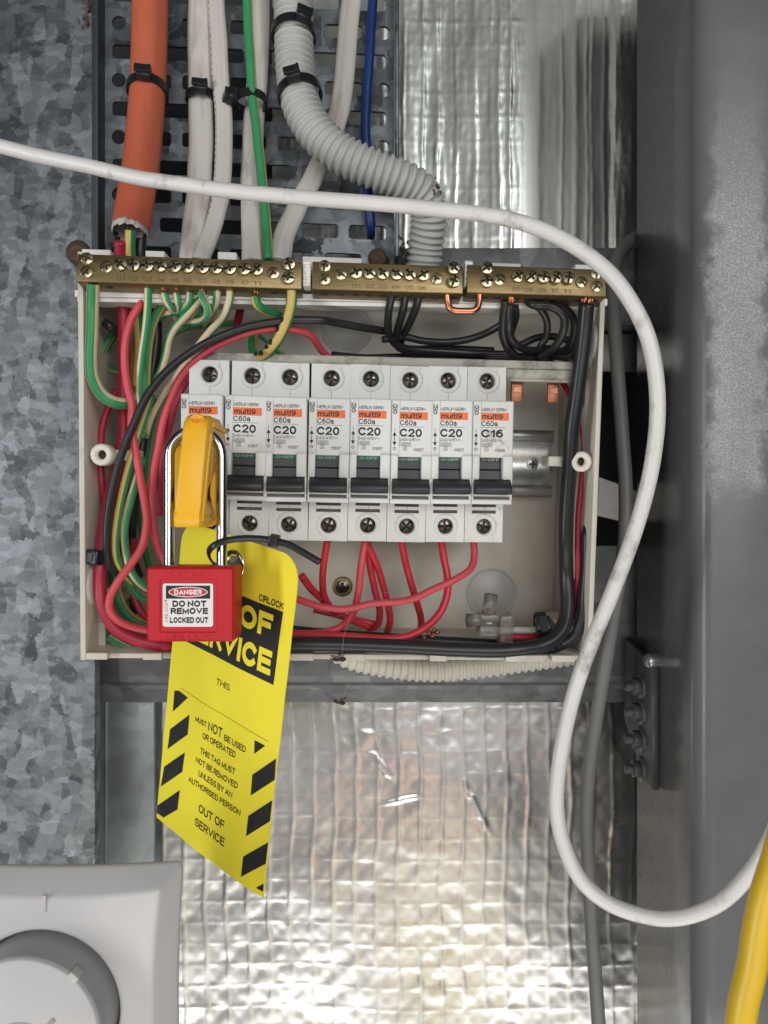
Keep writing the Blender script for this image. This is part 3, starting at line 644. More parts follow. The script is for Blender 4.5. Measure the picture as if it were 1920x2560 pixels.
# ================================================================== BREAKERS
BZ = VS - 81.0
def L_(x, y): return (x - 5) * .0519, 64.3 - (y - 375) * .0514          # print measured on the first free breaker
def make_breaker_meshes(rating, code, plast, strip):
    out = {}
    mb = MB()
    yf = -62.0
    mb.box(.12, 17.88, -61.99, -9, .6, 81)
    mb.v = mb.v; del mb.f[2:3]                                          # (front face is rebuilt below with its openings)
    mb.m.pop(); mb.s.pop()
    hole_cell(mb, .12, 17.88, 64.0, 81, circ(9.3, 74.6, 3.65), yf, 6)
    hole_cell(mb, .12, 17.88, .6, 13.2, circ(9.2, 7.9, 3.65), yf, 6)
    mb.box(.12, 17.88, yf, -60, 19.0, 64.0)
    hole_cell(mb, .12, 17.88, 13.2, 16.15, slot(3.4, 14.7, 13.9, 15.4, .2, 2), yf, 3)
    hole_cell(mb, .12, 17.88, 16.15, 19.0, slot(3.4, 14.7, 16.9, 18.4, .2, 2), yf, 3)
    for cz in (74.6, 7.9):
        mb.lathe([(3.65, 0), (3.65, .45), (5.5, .45), (5.8, 0)], (9.3, yf + .02, cz), (0, -1, 0), 36)
    mb.rbox(8.3, 13.6, yf - .42, yf + .1, 78.4, 80.8, .15); mb.rbox(8.3, 13.6, yf - .42, yf + .1, .8, 4.0, .15)
    out['body'] = mb.mesh('body', [plast])
    mb = MB()
    mb.lathe([(3.7, -5.6), (.01, -5.6)], (9.3, yf, 74.6), (0, -1, 0), 24); out['upper_terminal_recess'] = mb.mesh('upper_terminal_recess', ['brk_gap'])
    mb = MB(); mb.lathe([(3.7, -5.6), (.01, -5.6)], (9.2, yf, 7.9), (0, -1, 0), 24); out['lower_terminal_recess'] = mb.mesh('lower_terminal_recess', ['brk_gap'])
    mb = MB(); mb.box(3.3, 14.8, yf + 2.5, yf + 2.9, 13.8, 18.6); out['vent_recess'] = mb.mesh('vent_recess', ['brk_gap'])
    mb = MB(); mb.box(9.25, 9.4, yf - .1, yf + .1, 64.4, 69.0); out['upper_seam'] = mb.mesh('upper_seam', ['brk_gap'])
    mb = MB(); mb.box(9.25, 9.4, yf - .1, yf + .1, 13.3, 18.9); out['lower_seam'] = mb.mesh('lower_seam', ['brk_gap'])
    mb = MB()
    mb.rbox(.1, 17.9, -80, -62.1, 39.6, 64.4, .7, 3)
    mb.rbox(.1, 3.3, -81.0, -62.1, 30.0, 40.6, .7, 3); mb.rbox(13.4, 17.9, -81.0, -62.1, 30.0, 40.6, .7, 3)
    mb.rbox(.1, 17.9, -80.2, -62.1, 19.2, 21.3, .4); mb.rbox(.1, 17.9, -79.6, -62.1, 22.7, 23.6, .2)
    mb.rbox(.1, .9, -80.0, -62.1, 21, 31, .2); mb.rbox(17.1, 17.9, -80.0, -62.1, 21, 31, .2)
    out['front_cover'] = mb.mesh('front_cover', [plast])
    mb = MB(); mb.box(.9, 17.1, -77.3, -66, 21.3, 22.8); mb.box(1, 17, -73.5, -63, 23.6, 39.6)
    out['inner_slot'] = mb.mesh('inner_slot', ['brk_gap'])
    mb = MB()
    mb.prism([(-74, 39.4), (-77.0, 38.2), (-77.4, 34.6), (-76.6, 34.3), (-77.6, 33.9), (-78.2, 29.5), (-74, 29.5)], lambda a, b, d: Vector((d, a, b)), 3.5, 13.2)
    mb.prism([(-74, 30.2), (-79.2, 30.2), (-82.0, 29.2), (-85.0, 26.9), (-85.3, 24.8), (-84.4, 23.8), (-74, 23.7)], lambda a, b, d: Vector((d, a, b)), 1.0, 17.0, bev=.35)
    out['toggle'] = mb.mesh('toggle', ['toggle'])
    mb = MB(); mb.box(3.5, 13.2, -77.6, -74, 37.9, 39.55); out['state_strip'] = mb.mesh('state_strip', [strip])
    mb = MB(); put_text(mb, 'O-OFF', 4.6, 12.4, 38.1, 39.35, lambda a, b, h=0: Vector((a, -77.66 - h, b)), 0, .01); out['state_print'] = mb.mesh('state_print', ['grey_ink'])
    fr = -80.04
    fp = lambda a, b, h=0: Vector((a, fr - h, b))
    mb = MB()
    def tx(s, x0, x1, y0, y1, bold=0):
        a0, b1 = L_(x0, y0); a1, b0 = L_(x1, y1); put_text(mb, s, a0, a1, b0, b1, fp, 0, bold)
    def rc(x0, x1, y0, y1):
        a0, b1 = L_(x0, y0); a1, b0 = L_(x1, y1); mb.add([fp(a0, b0), fp(a1, b0), fp(a1, b1), fp(a0, b1)], [(0, 1, 2, 3)])
    tx('MERLIN GERIN', 78, 285, 435, 463, .013); tx('C60a', 76, 215, 545, 590, .018); rc(75, 283, 599, 602)
    tx(rating, 76, 262, 615, 685, .03); tx('240/415V~', 74, 253, 695, 721, .004)
    for (x0, x1, y0, y1) in ((76, 173, 731, 764), (105, 140, 764, 800)):
        rc(x0, x1, y0, y0 + 2.5); rc(x0, x1, y1 - 2.5, y1); rc(x0, x0 + 2.5, y0, y1); rc(x1 - 2.5, x1, y0, y1)
    tx('4500', 84, 165, 737, 759, .008); tx('3', 115, 131, 770, 794, .01); tx(code, 195, 280, 780, 805, .013)
    rc(31, 35, 615, 640); rc(30.5, 36.5, 660, 745)
    for (ax, ay, sg) in ((33.5, 645, 1), (33.5, 762, -1)):
        q = [L_(ax, ay), L_(ax - 17, ay + sg * 33), L_(ax + 17, ay + sg * 33)]; mb.add([fp(*p) for p in q], [(0, 1, 2) if sg > 0 else (0, 2, 1)])
    def ring(cx, cy, r0, r1):
        c = L_(cx, cy); n = 20
        pts = [fp(c[0] + r * .0516 * math.cos(2 * math.pi * i / n), c[1] + r * .0516 * math.sin(2 * math.pi * i / n)) for r in (r0, r1) for i in range(n)]
        mb.add(pts, [(i, (i + 1) % n, n + (i + 1) % n, n + i) for i in range(n)])
    ring(33.5, 785, 8, 13)
    # square-over-circle maker's mark
    rc(15, 20, 415, 458); rc(48, 53, 415, 458); rc(15, 53, 415, 419); rc(15, 53, 453, 458)
    q = [L_(20, 421), L_(34, 441), L_(48, 421), L_(48, 433), L_(34, 453), L_(20, 433)]; mb.add([fp(*p) for p in q], [(0, 5, 4, 1), (1, 4, 3, 2)])
    ring(34, 478, 11, 18); rc(33, 50, 476, 480)
    a0, b1 = L_(82, 485); a1, b0 = L_(257, 530); put_text(mb, 'multi9', a0, a1, b0, b1, lambda a, b, h=0: Vector((a, fr - .06 - h, b)), 0, .022)
    out['printed_text'] = mb.mesh('printed_text', ['ink'])
    mb = MB(); a0, b1 = L_(71, 475); a1, b0 = L_(308, 540); mb.box(a0, a1, fr - .03, fr + .02, b0, b1)
    out['brand_band'] = mb.mesh('brand_band', ['orange_ink'])
    mb = MB(); a0, b1 = L_(73, 378); mb.box(a0 - .06, a0 + .06, fr - .01, fr + .02, 40, 64); out['label_edge'] = mb.mesh('label_edge', ['brk_gap'])
    return out
sets = {'C20': make_breaker_meshes('C20', '11357', 'brk', 'green_strip'), 'C16': make_breaker_meshes('C16', '11356', 'brk_old', 'black_strip')}
bscrew = screw_mesh('terminal_screw', 3.3, .8, .7, .15, .9, ['screw_dark'], 22)
words = ['white C20 breaker directly beside the one locked with the yellow clamp', 'white C20 breaker, second one free of the yellow lockout', 'white C20 breaker, third one free of the yellow lockout',
         'white C20 breaker, fourth one free of the yellow lockout', 'white C20 breaker two places before the C16 breaker', 'white C20 breaker right beside the C16 breaker']
words = ['circuit breaker behind the yellow lockout, its lower half hidden by the padlock shackle'] + words + ['dusty C16 circuit breaker at the bare end of the rail, with a black state strip']
for i in range(8):
    st = sets['C16' if i == 7 else 'C20']
    lift = 1.0 if i == 0 else 0
    jj = random.Random(77 + i)
    t = thing('circuit_breaker', words[i], 'breaker', PW(18 * i, BZ + jj.uniform(-.28, .28), jj.uniform(-.3, .3)), PR @ Matrix.Rotation(jj.uniform(-.006, .013), 3, 'Y'), 'circuit breakers on the rail')
    for nm, me in st.items():
        if i == 0 and nm in ('toggle',): pass
        part(nm, me, None, t)
    rr = random.Random(30 + i)
    part('terminal_screw', bscrew, None, t, (9.3, -58.2, 74.6), roty=rr.uniform(0, 3.1)); part('terminal_screw', bscrew, None, t, (9.2, -58.2, 7.9), roty=rr.uniform(0, 3.1))

# ================================================================== BRASS BARS
sm_a = screw_mesh('clamp_screw', 2.72, 2.2, .40, .17, 1.15, ['screw'], 18)
sm_b = screw_mesh('clamp_screw', 2.6, .8, .40, .17, 1.0, ['screw'], 18)
NB = 70.0
def bar(label, xa, ya, xb, yb, hpx, screws, nums):
    A = PRI @ (Q(xa, ya, NB) - PT); B = PRI @ (Q(xb, yb, NB) - PT)
    ax = (B - A); Lb = ax.length
    rot = PR @ ax.to_track_quat('X', 'Z').to_matrix() @ Matrix.Rotation(rad(-9), 3, 'X')
    t = thing('brass_terminal_bar', label, 'terminal bar', PR @ A + PT, rot, 'brass link bars')
    s = Lb / (xb - xa); H = hpx * s * 1.03; Dp = 13.5
    mb = MB(); mb.rbox(0, Lb, 0, Dp, 0, H, .35, 2); part('bar', mb, ['brass'], t)
    rr = random.Random(int(xa))
    for sx, sy, kind in screws:                         # sx in px from the left end, sy 0..1 of the height
        part('clamp_screw', sm_a if kind else sm_b, None, t, (sx * s, .15, sy * H), roty=rr.uniform(0, 3.1))
    mb = MB()
    for sx, txt in nums: put_text(mb, txt, sx * s - 1.7, sx * s + 1.7, .09 * H, .24 * H, lambda a, b, h=0: Vector((a, -.03 - h, b)), 0, -.008)
    part('stamped_numbers', mb, ['hole'], t)
    mb = MB()
    for sx, sy, kind in screws:
        if sy > .3 and sy < .62 or kind == 2: mb.lathe([(1.75, .02), (1.75, .06), (.01, .06)], (sx * s, 5.5, 0), (0, 0, -1), 16)
    part('wire_hole', mb, ['hole'], t)
    return t, s
c4 = lambda x, y: (160 + x / 2.592, 580 + y / 2.592)
c5 = lambda x, y: (740 + x / 2.023, 580 + y / 2.023)
c6 = lambda x, y: (180 + x / 2.592, 960 + y / 2.592)
c2 = lambda x, y: (960 + x / 2.765, 880 + y / 2.765)
c3 = lambda x, y: (640 + x / 1.803, 1340 + y / 1.803)
ct1 = lambda x, y: (x / 2.592, y / 2.592)
ct2 = lambda x, y: (560 + x / 2.592, y / 2.592)
# left bar: bottom front edge c4 (80,320) -> (1540,370)
scs = [(62 / 2.592, .83, 0), (62 / 2.592, .34, 0)]
xs = [188, 282, 365, 455, 540, 632, 715, 812, 900, 988, 1083, 1165]
scs += [(xs[0] / 2.592, .55, 0)] + [(x / 2.592, .62, 1) for x in xs[1:]] + [(1270 / 2.592, .55, 0), (1372 / 2.592, .86, 1), (1372 / 2.592, .36, 1)]
nums = [(x / 2.592, n) for x, n in zip(xs[1:], ('01', '02', '03', '04', '05', '06', '07', '08', '09', '10', '11'))]
p0, p1 = c4(80, 320), c4(1540, 370)
bar('long brass earth bar with eleven clamp screws and green-yellow wires', *p0, *p1, 70, scs, nums)
p0, p1 = c5(80, 288), c5(845, 312)
scs = [(62 / 2.023, .84, 0), (62 / 2.023, .36, 0), (143 / 2.023, .56, 0)] + [(x / 2.023, .60, 1) for x in (220, 287, 355, 425, 492, 560)] + [(628 / 2.023, .52, 0), (715 / 2.023, .88, 1), (715 / 2.023, .40, 1)]
nums = [(x / 2.023, n) for x, n in zip((223, 292, 357, 423, 492, 556), ('01', '02', '03', '04', '05', '06'))]
bar('brass neutral bar stamped 01 to 06, next to the long earth bar', *p0, *p1, 69, scs, nums)
p0, p1 = c5(865, 305), c5(1570, 328)
scs = [(97 / 2.023, .86, 1), (97 / 2.023, .38, 1), (163 / 2.023, .50, 0)] + [(x / 2.023, .60, 1) for x in (253, 320, 383, 445, 508)] + [(578 / 2.023, .50, 0), (655 / 2.023, .84, 0), (655 / 2.023, .36, 0)]
nums = [(x / 2.023, n) for x, n in zip((245, 310, 378, 440, 503), ('07', '08', '09', '10', '11'))]
bar('brass neutral bar stamped 07 to 11, with the thick black cable at its end', *p0, *p1, 68, scs, nums)

# ================================================================== WIRES
def path(conv, pts): return [(*conv(x, y), n) for x, y, n in pts]
def P3(pts): return [Q(x, y, n) for x, y, n in pts]
def wire(label, pts, wpx, m, name='wire', cat='wire', group=None, roll=0.0, two=None, duty=.42, bare=None, n_mid=None):
    """pts: (photo x, photo y, mm above the box back); wpx: thickness in photo pixels"""
    c = P3(pts); dm = sum(p.y for p in c) / len(c); r = wpx / F * dm / 2
    line = catmull(c, 9)
    seg = 16; mb = MB()
    if two:
        def mfn(i, j):
            a = (2 * math.pi * (j + .5) / seg - roll) % math.pi
            return 1 if a < math.pi * duty else 0
        mb.tube(line, r, seg, mfn=mfn); mats = list(two)
    else: mb.tube(line, r, seg); mats = [m]
    if bare is None: return solo(name, mb, mats, label, cat, group)
    b = Q(*bare); t = thing(name, label, cat, line[-1], None, group)
    part('insulation', mb, mats, t, world=True)
    mb = MB(); d = (b - line[0]); sd = d.normalized().orthogonal().normalized(); s2 = d.normalized().cross(sd)
    for k in range(7):
        a = k * 1.05; o = (sd * math.cos(a) + s2 * math.sin(a)) * r * (.55 if k else 0)
        mb.tube([line[0] + o - d * .2, line[0] + o * 1.1 + d * .5 + s2 * .2, b + o * .7], r * .26, 6)
    part('bare_strands', mb, ['copper'], t, world=True)
    return t
GY = ('green', 'yel'); GC = ('green2', 'cream')
g_e = 'earth wires in the left of the enclosure'
E_ = lambda label, conv, pts, w, roll=0, two=GC, duty=.42, bare=None: wire(label, path(conv, pts), w, None, 'earth_wire', 'wire', g_e, roll, two, duty, bare)
# thick main wires
E_('thick green-yellow earth cable looping down from the end of the earth bar', c4, [(190, 335, 67), (186, 480, 64), (182, 650, 64), (176, 830, 63), (190, 950, 62), (245, 1050, 60), (330, 1103, 58), (420, 1108, 54), (480, 1070, 48)], 30, .78, ('green', 'cream'), .52)
wire('thick dark red main cable bending round the lower corner of the enclosure', path(c4, [(365, 60, 52), (372, 200, 48), (385, 450, 44), (390, 800, 42), (385, 1080, 42)]) + path(c6, [(335, 330, 42), (290, 560, 44), (235, 780, 48), (200, 1000, 52), (185, 1150, 55), (180, 1300, 56), (200, 1440, 57), (270, 1570, 57), (400, 1650, 57), (560, 1690, 56), (760, 1700, 50)]), 31, 'red_main', 'main_cable', 'cable')
wire('thick dark blue-black main cable beside the dark red one at the conduit mouth', path(c4, [(500, 40, 46), (500, 200, 44), (560, 420, 36), (600, 600, 34), (590, 800, 34), (560, 1000, 34), (520, 1250, 32), (500, 1420, 30)]), 27, 'blk', 'main_cable', 'cable')
E_('yellow-green earth cable leaving the mouth of the orange conduit', c4, [(430, -10, 52), (430, 130, 50), (455, 400, 42), (480, 560, 40), (492, 760, 38), (470, 1000, 36)], 25, -.5, GY, .62)
E_('faded yellow-green earth wire bowing left of the dark cable under the earth bar', c4, [(690, 380, 50), (640, 470, 50), (585, 570, 50), (555, 690, 50), (540, 820, 50), (533, 950, 49), (528, 1100, 48), (510, 1300, 46)], 21, .9, GY, .5)
# thin reds and blacks on the left
wire('faded red wire that rises beside the dark red cable and bends back under the padlock', path(c4, [(545, 430, 52), (500, 465, 56), (435, 570, 58), (400, 700, 59), (393, 850, 59), (412, 1000, 60), (440, 1120, 61)]) + path(c6, [(385, 260, 62), (410, 430, 62), (440, 600, 63), (475, 800, 63), (483, 900, 64), (455, 1050, 65), (380, 1170, 66), (295, 1285, 67), (245, 1390, 67), (250, 1480, 67), (330, 1550, 66), (480, 1592, 62), (640, 1600, 55)]), 20, 'red_fade')
wire('black wire arching from the neutral wires over to the left side of the enclosure', path(c5, [(470, 505, 44), (350, 485, 52), (200, 458, 58)]) + path(c4, [(1659, 572, 62), (1450, 573, 64), (1200, 612, 65), (1000, 682, 66), (850, 760, 66), (700, 872, 66), (600, 975, 66), (520, 1095, 66), (455, 1240, 66)]) + path(c6, [(335, 420, 66), (285, 580, 66), (250, 740, 66), (228, 900, 65), (225, 1050, 64), (243, 1165, 61), (290, 1222, 56), (340, 1210, 50)]), 20, 'blk')
wire('red wire arching over the first breakers and down behind the padlock', path(c5, [(185, 650, 40), (130, 600, 46)]) + path(c4, [(1600, 672, 54), (1500, 637, 58), (1350, 627, 60), (1200, 652, 61), (1000, 732, 61), (850, 835, 61), (750, 950, 60), (690, 1080, 60), (640, 1230, 60)]) + path(c6, [(555, 430, 60), (522, 600, 60), (512, 750, 60), (525, 900, 60), (555, 1050, 58), (610, 1170, 54), (680, 1260, 48)]), 18, 'red_fade')
wire('darker red wire tucked behind the arching red one beside the locked breaker', path(c4, [(900, 830, 46), (800, 960, 48), (730, 1090, 50), (690, 1230, 50)]) + path(c6, [(600, 430, 48), (570, 640, 46), (570, 850, 44)]), 17, 'red_main')
wire('short dark red wire end showing under the earth bar beside the green-yellow jumper', path(c4, [(1120, 600, 30), (1135, 540, 34), (1145, 490, 38)]), 20, 'red_main')
wire('dark red wire curving behind the thick green-yellow earth loop', path(c4, [(345, 1020, 38), (300, 1110, 40), (262, 1210, 42), (240, 1320, 42)]) + path(c6, [(190, 330, 42), (185, 500, 42), (195, 660, 42), (212, 780, 40), (225, 900, 36), (240, 1050, 34)]), 17, 'red_main')
wire('dark red wire crossing behind the yellow wires beside the padlock', path(c6, [(400, 1000, 36), (390, 1120, 36), (380, 1280, 38), (420, 1420, 40), (470, 1500, 40), (540, 1560, 38)]), 17, 'red_main')
# the earth wires of the bar
E_('green-cream earth wire dropping from terminal 03 of the earth bar', c4, [(546, 352, 64), (543, 480, 62), (528, 640, 60), (505, 800, 58), (490, 950, 56), (494, 1080, 54), (505, 1200, 50), (520, 1320, 44)], 18.5, 0.1, GC, .5)
E_('short yellow-green earth wire bent under terminal 04', c4, [(652, 395, 62), (662, 440, 62), (690, 485, 60), (720, 510, 54), (730, 560, 44)], 18, .1, GC, .52, bare=(*c4(640, 345), 66))
E_('short green-cream earth wire bent under terminal 05', c4, [(730, 395, 62), (738, 450, 62), (745, 490, 58), (720, 530, 48)], 17, .0, GC, .5, bare=(*c4(728, 345), 66))
E_('green-cream earth wire hooking left under terminal 06', c4, [(818, 385, 62), (812, 440, 60), (780, 490, 58), (730, 518, 54), (670, 530, 48), (620, 560, 42)], 17, .1, GC, .5, bare=(*c4(820, 345), 66))
E_('green-cream earth wire hanging in a loop from terminal 07', c4, [(888, 395, 64), (905, 440, 66), (930, 500, 66), (925, 550, 63), (880, 580, 56), (800, 590, 48), (720, 620, 40)], 18, .75, GC, .5, bare=(*c4(900, 345), 66))
E_('yellow-green earth wire slanting from terminal 07 down to the left', c4, [(930, 395, 58), (880, 440, 58), (800, 530, 56), (720, 620, 54), (680, 700, 53), (660, 800, 52), (630, 890, 50), (590, 980, 46), (550, 1100, 40)], 19, -1.5, GC, .5)
E_('yellow earth wire slanting behind the loop under terminal 07', c4, [(900, 470, 48), (860, 540, 48), (800, 590, 46), (720, 640, 42)], 18, .1, GC, .6)
E_('short green earth wire under terminal 08', c4, [(995, 352, 64), (990, 420, 62), (980, 480, 58), (950, 540, 48), (900, 600, 40)], 18, -1.4, GC, .45)
E_('cream-yellow earth wire sweeping down from terminal 09 behind the black arch', c4, [(1078, 350, 64), (1072, 440, 63), (1030, 550, 60), (950, 640, 56), (870, 740, 52), (770, 880, 48), (660, 1040, 44), (580, 1180, 42), (530, 1330, 40)], 19, -.7, GC, .62)
E_('green-yellow jumper bent right from terminal 11', c4, [(1240, 420, 62), (1250, 465, 62), (1290, 500, 60), (1350, 525, 56), (1430, 560, 50)], 23, .5, GY, .30, bare=(*c4(1250, 350), 66))
t = E_('yellow-green earth cable with black spots hooking under the last screw of the earth bar', c4, [(1478, 360, 66), (1472, 470, 66), (1445, 570, 65), (1395, 680, 63), (1330, 765, 60), (1265, 808, 56), (1228, 780, 48), (1225, 700, 40), (1235, 620, 36)], 27, -.75, GY, .55)
for lab, (xx, yy, ww, hh) in zip(range(8), ((1440, 530, 4, 5), (1420, 570, 8, 11), (1385, 630, 6, 8), (1345, 715, 8, 6), (1310, 745, 5, 9), (1275, 785, 6, 8), (1240, 790, 5, 5), (1418, 600, 6, 4))):
    mb = MB(); c = Q(*c4(xx, yy), 66 + (65 - 66) if yy < 600 else (64 if yy < 700 else 62)); d = c.normalized()
    mb.lathe([(ww * .11, 3.2), (ww * .19, 1.6), (ww * .17, -1.2), (.02, -1.6)], c - d * .6, d, 9)
    o = part('black_spot', mb, ['ink'], t, world=True)
E_('earth wire running down the left wall of the enclosure', c4, [(330, 640, 30), (265, 740, 32), (215, 880, 34), (190, 1050, 34), (180, 1250, 32)] , 19, .6, GY)
E_('green earth wire against the left wall passing behind the cover post', c4, [(215, 960, 22), (195, 1150, 22), (190, 1348, 22), (150, 1600, 24), (150, 1900, 26), (155, 2200, 26), (145, 2400, 26), (170, 2520, 28)], 23, .9, GY, .25)
E_('pale earth wire loop behind the thick earth loop', c4, [(330, 670, 26), (280, 760, 26), (260, 840, 26), (300, 880, 26), (350, 900, 26), (400, 900, 24)], 15, .3, GY)
E_('yellow earth wire beside the black wire on its way down to the corner', c6, [(520, 70, 54), (460, 250, 58), (400, 430, 61), (342, 640, 62), (303, 830, 62), (282, 1000, 62), (290, 1130, 60), (335, 1215, 55), (400, 1290, 44)], 19, -.35, GY, .55)
E_('cream-green earth wire next to the yellow one, bending under the padlock', c6, [(455, 480, 50), (420, 620, 54), (378, 760, 57), (342, 920, 58), (345, 1060, 58), (375, 1190, 58), (425, 1275, 58), (500, 1330, 54), (600, 1360, 46)], 19, .15, GC, .5)
E_('green-yellow earth wire low in the corner beneath the bent red wire', c6, [(270, 1120, 36), (275, 1260, 38), (300, 1380, 40), (350, 1480, 40), (430, 1545, 40), (540, 1580, 38)], 26, 1.0, GY, .40)
E_('green earth wire bending behind the padlock above the corner', c6, [(330, 1200, 40), (370, 1290, 42), (430, 1370, 42), (520, 1410, 40)], 20, .8, GC, .35)
E_('green-cream earth wire along the bottom of the enclosure under the dark red cable', c6, [(240, 1640, 44), (320, 1690, 46), (420, 1735, 46), (530, 1752, 46), (640, 1735, 44), (740, 1700, 40)], 17, .9, GC, .45)
E_('yellow-green earth wire deep behind the black arch', c4, [(1120, 590, 30), (980, 600, 30), (800, 620, 30), (690, 680, 30), (640, 780, 30), (600, 900, 28)], 18, .5, GY)
E_('earth wire low behind the arching red wire', c4, [(1420, 800, 20), (1300, 690, 22), (1220, 640, 22)], 16, .3, GC)
E_('earth wire deep against the back, left of the dark red cable', c4, [(300, 560, 14), (270, 760, 14), (290, 980, 14), (280, 1200, 14), (300, 1500, 14), (330, 1800, 14), (320, 2100, 14)], 18, .3, GY, .5)
E_('yellow earth wire deep behind the faded red wire', c4, [(470, 700, 20), (450, 900, 20), (470, 1150, 20), (440, 1400, 22), (400, 1650, 22), (390, 1900, 22), (430, 2150, 20)], 18, -.3, GY, .6)
E_('green earth wire deep behind the padlock shackle', c6, [(560, 100, 24), (500, 330, 26), (470, 600, 26), (450, 850, 26), (470, 1050, 24), (520, 1250, 22)], 19, .9, GY, .3)
wire('dark red wire deep behind the earth wires in the middle of the left side', path(c6, [(450, 90, 24), (380, 300, 24), (330, 560, 24), (310, 800, 24), (330, 1050, 24), (420, 1300, 24)]), 18, 'red_main')
wire('black wire deep behind the yellow earth wire beside the padlock', path(c6, [(540, 120, 30), (470, 350, 32), (420, 600, 34), (400, 850, 34), (390, 1080, 32), (440, 1250, 28)]), 19, 'blk')
wire('dark blue-black sleeve stub left of the dark red cable', path(c4, [(260, 585, 44), (300, 615, 44), (350, 655, 40)]), 24, 'blk', 'cable_stub', 'cable stub')
wire('black sleeve stub in the lower corner beside the padlock', path(c6, [(350, 1400, 30), (375, 1440, 30), (400, 1480, 28)]), 30, 'blk', 'cable_stub', 'cable stub')
# neutral wires
g_n = 'black neutral wires under the neutral bars'
K_ = lambda label, pts, w=19, conv=c5, **k: wire(label, path(conv, pts), w, 'blk', 'neutral_wire', 'wire', g_n, **k)
K_('first of three black neutral wires fanning down from terminal 04', [(492, 300, 64), (472, 380, 60), (465, 470, 52), (480, 540, 44), (540, 585, 38), (680, 600, 34), (900, 612, 32), (1100, 620, 30)])
K_('second of three black neutral wires fanning down, from terminal 05', [(556, 300, 64), (540, 400, 58), (515, 490, 48), (505, 560, 40), (560, 600, 34), (760, 615, 28), (1000, 628, 26), (1250, 630, 26)])
K_('third of three black neutral wires fanning down, from terminal 06', [(626, 302, 64), (605, 390, 58), (565, 480, 48), (530, 550, 38), (560, 590, 30), (760, 590, 26), (1000, 600, 26)])
K_('black wire sagging between the two neutral bars', [(440, 545, 46), (540, 530, 42), (640, 550, 40), (750, 557, 38), (860, 545, 38), (960, 512, 40), (1040, 465, 44), (1060, 420, 46)], 18)
K_('black wire lying along the top of the busbar cover', [(180, 618, 24), (340, 632, 26), (560, 628, 26), (800, 640, 26), (1050, 650, 26), (1300, 650, 26)], 14)
K_('black neutral wire dropping from terminal 07 and turning under the coil', [(1062, 345, 62), (1050, 440, 58), (1048, 520, 54), (1075, 590, 50), (1130, 635, 46), (1230, 640, 40)], 22)
K_('black neutral wire close beside the terminal 07 drop', [(1085, 370, 62), (1078, 450, 60), (1080, 520, 56), (1120, 575, 52), (1190, 600, 46), (1280, 590, 40)], 20, bare=(*c5(1090, 322), 66))
K_('short black neutral wire behind the terminal 07 pair', [(1108, 372, 58), (1112, 430, 52), (1090, 500, 44), (1080, 560, 38)], 18)
K_('black neutral wire looping out from terminal 08 to the right', [(1170, 335, 62), (1185, 360, 60), (1235, 390, 58), (1268, 450, 55), (1265, 530, 50), (1235, 590, 46), (1290, 640, 40)], 18)
K_('black neutral wire arching widest over the coil', [(1150, 330, 56), (1200, 368, 64), (1290, 378, 64), (1352, 425, 63), (1352, 500, 60), (1310, 580, 54), (1230, 640, 46)], 21)
K_('black neutral wire arching out to the thick end cable', [(1290, 350, 60), (1350, 380, 58), (1400, 430, 55), (1405, 510, 50), (1370, 590, 44), (1280, 620, 36)], 19)
K_('black neutral wire coiled flat above the busbar cover', [(1130, 575, 36), (1220, 535, 36), (1310, 530, 36), (1390, 560, 38), (1385, 620, 38), (1290, 630, 36), (1210, 610, 34)], 18)
K_('black neutral wire trailing low behind the coil', [(1180, 640, 30), (1280, 625, 30), (1390, 640, 30), (1440, 700, 30)], 22)
t = K_('thick black neutral cable running down the right side from the end of the bar', [(1470, 365, 66), (1455, 530, 64), (1425, 780, 62), (1395, 1000, 60)] + [((c2(x, y)[0] - 740) * 2.023, (c2(x, y)[1] - 580) * 2.023, n) for x, y, n in ((1285, 760, 57), (1265, 1050, 54), (1256, 1300, 52))] + [((c3(x, y)[0] - 740) * 2.023, (c3(x, y)[1] - 580) * 2.023, n) for x, y, n in ((1398, 170, 48), (1402, 330, 52), (1375, 430, 56), (1290, 490, 59), (1120, 515, 60), (900, 512, 60), (650, 500, 60), (400, 490, 60), (140, 487, 60), (-60, 485, 58))], 38, bare=(*c5(1480, 325), 67))
wire('second thick black cable beside the red wire down the right side', path(c2, [(1395, 60, 40), (1405, 200, 42), (1428, 450, 44), (1440, 650, 46), (1445, 860, 48), (1425, 1180, 50)]) + path(c3, [(1492, 0, 52), (1490, 120, 52), (1480, 260, 52), (1468, 380, 54), (1410, 470, 54), (1270, 518, 54), (1060, 520, 54), (820, 508, 52), (500, 480, 50), (200, 470, 48), (0, 465, 46)]), 30, 'blk', 'neutral_wire', 'wire', g_n)
wire('black cable inside the corner bend between the two thick ones', path(c2, [(1405, 300, 30), (1420, 700, 30), (1400, 1100, 30)]) + path(c3, [(1470, 0, 34), (1462, 140, 36), (1440, 280, 38), (1430, 380, 38), (1370, 460, 36), (1200, 490, 36), (900, 478, 36), (600, 460, 36), (300, 440, 34), (120, 420, 34), (-40, 400, 32)]), 26, 'blk', 'neutral_wire', 'wire', g_n)
wire('red wire running between the thick black cables on the right', path(c2, [(1190, 130, 26), (1240, 220, 30), (1300, 330, 34), (1352, 470, 38), (1382, 620, 42), (1370, 850, 46), (1345, 1100, 48), (1338, 1350, 50)]) + path(c3, [(1450, 60, 50), (1452, 160, 49), (1440, 270, 46), (1425, 360, 42), (1390, 430, 36)]), 15, 'red_main')
wire('copper link bent in a U between the two neutral bars', path(c5, [(765, 300, 67), (768, 350, 67), (778, 385, 67.5), (805, 398, 68), (850, 400, 68), (895, 398, 68), (918, 380, 67.5), (926, 345, 67), (930, 298, 67)]), 17, 'copper', 'copper_link', 'copper link')
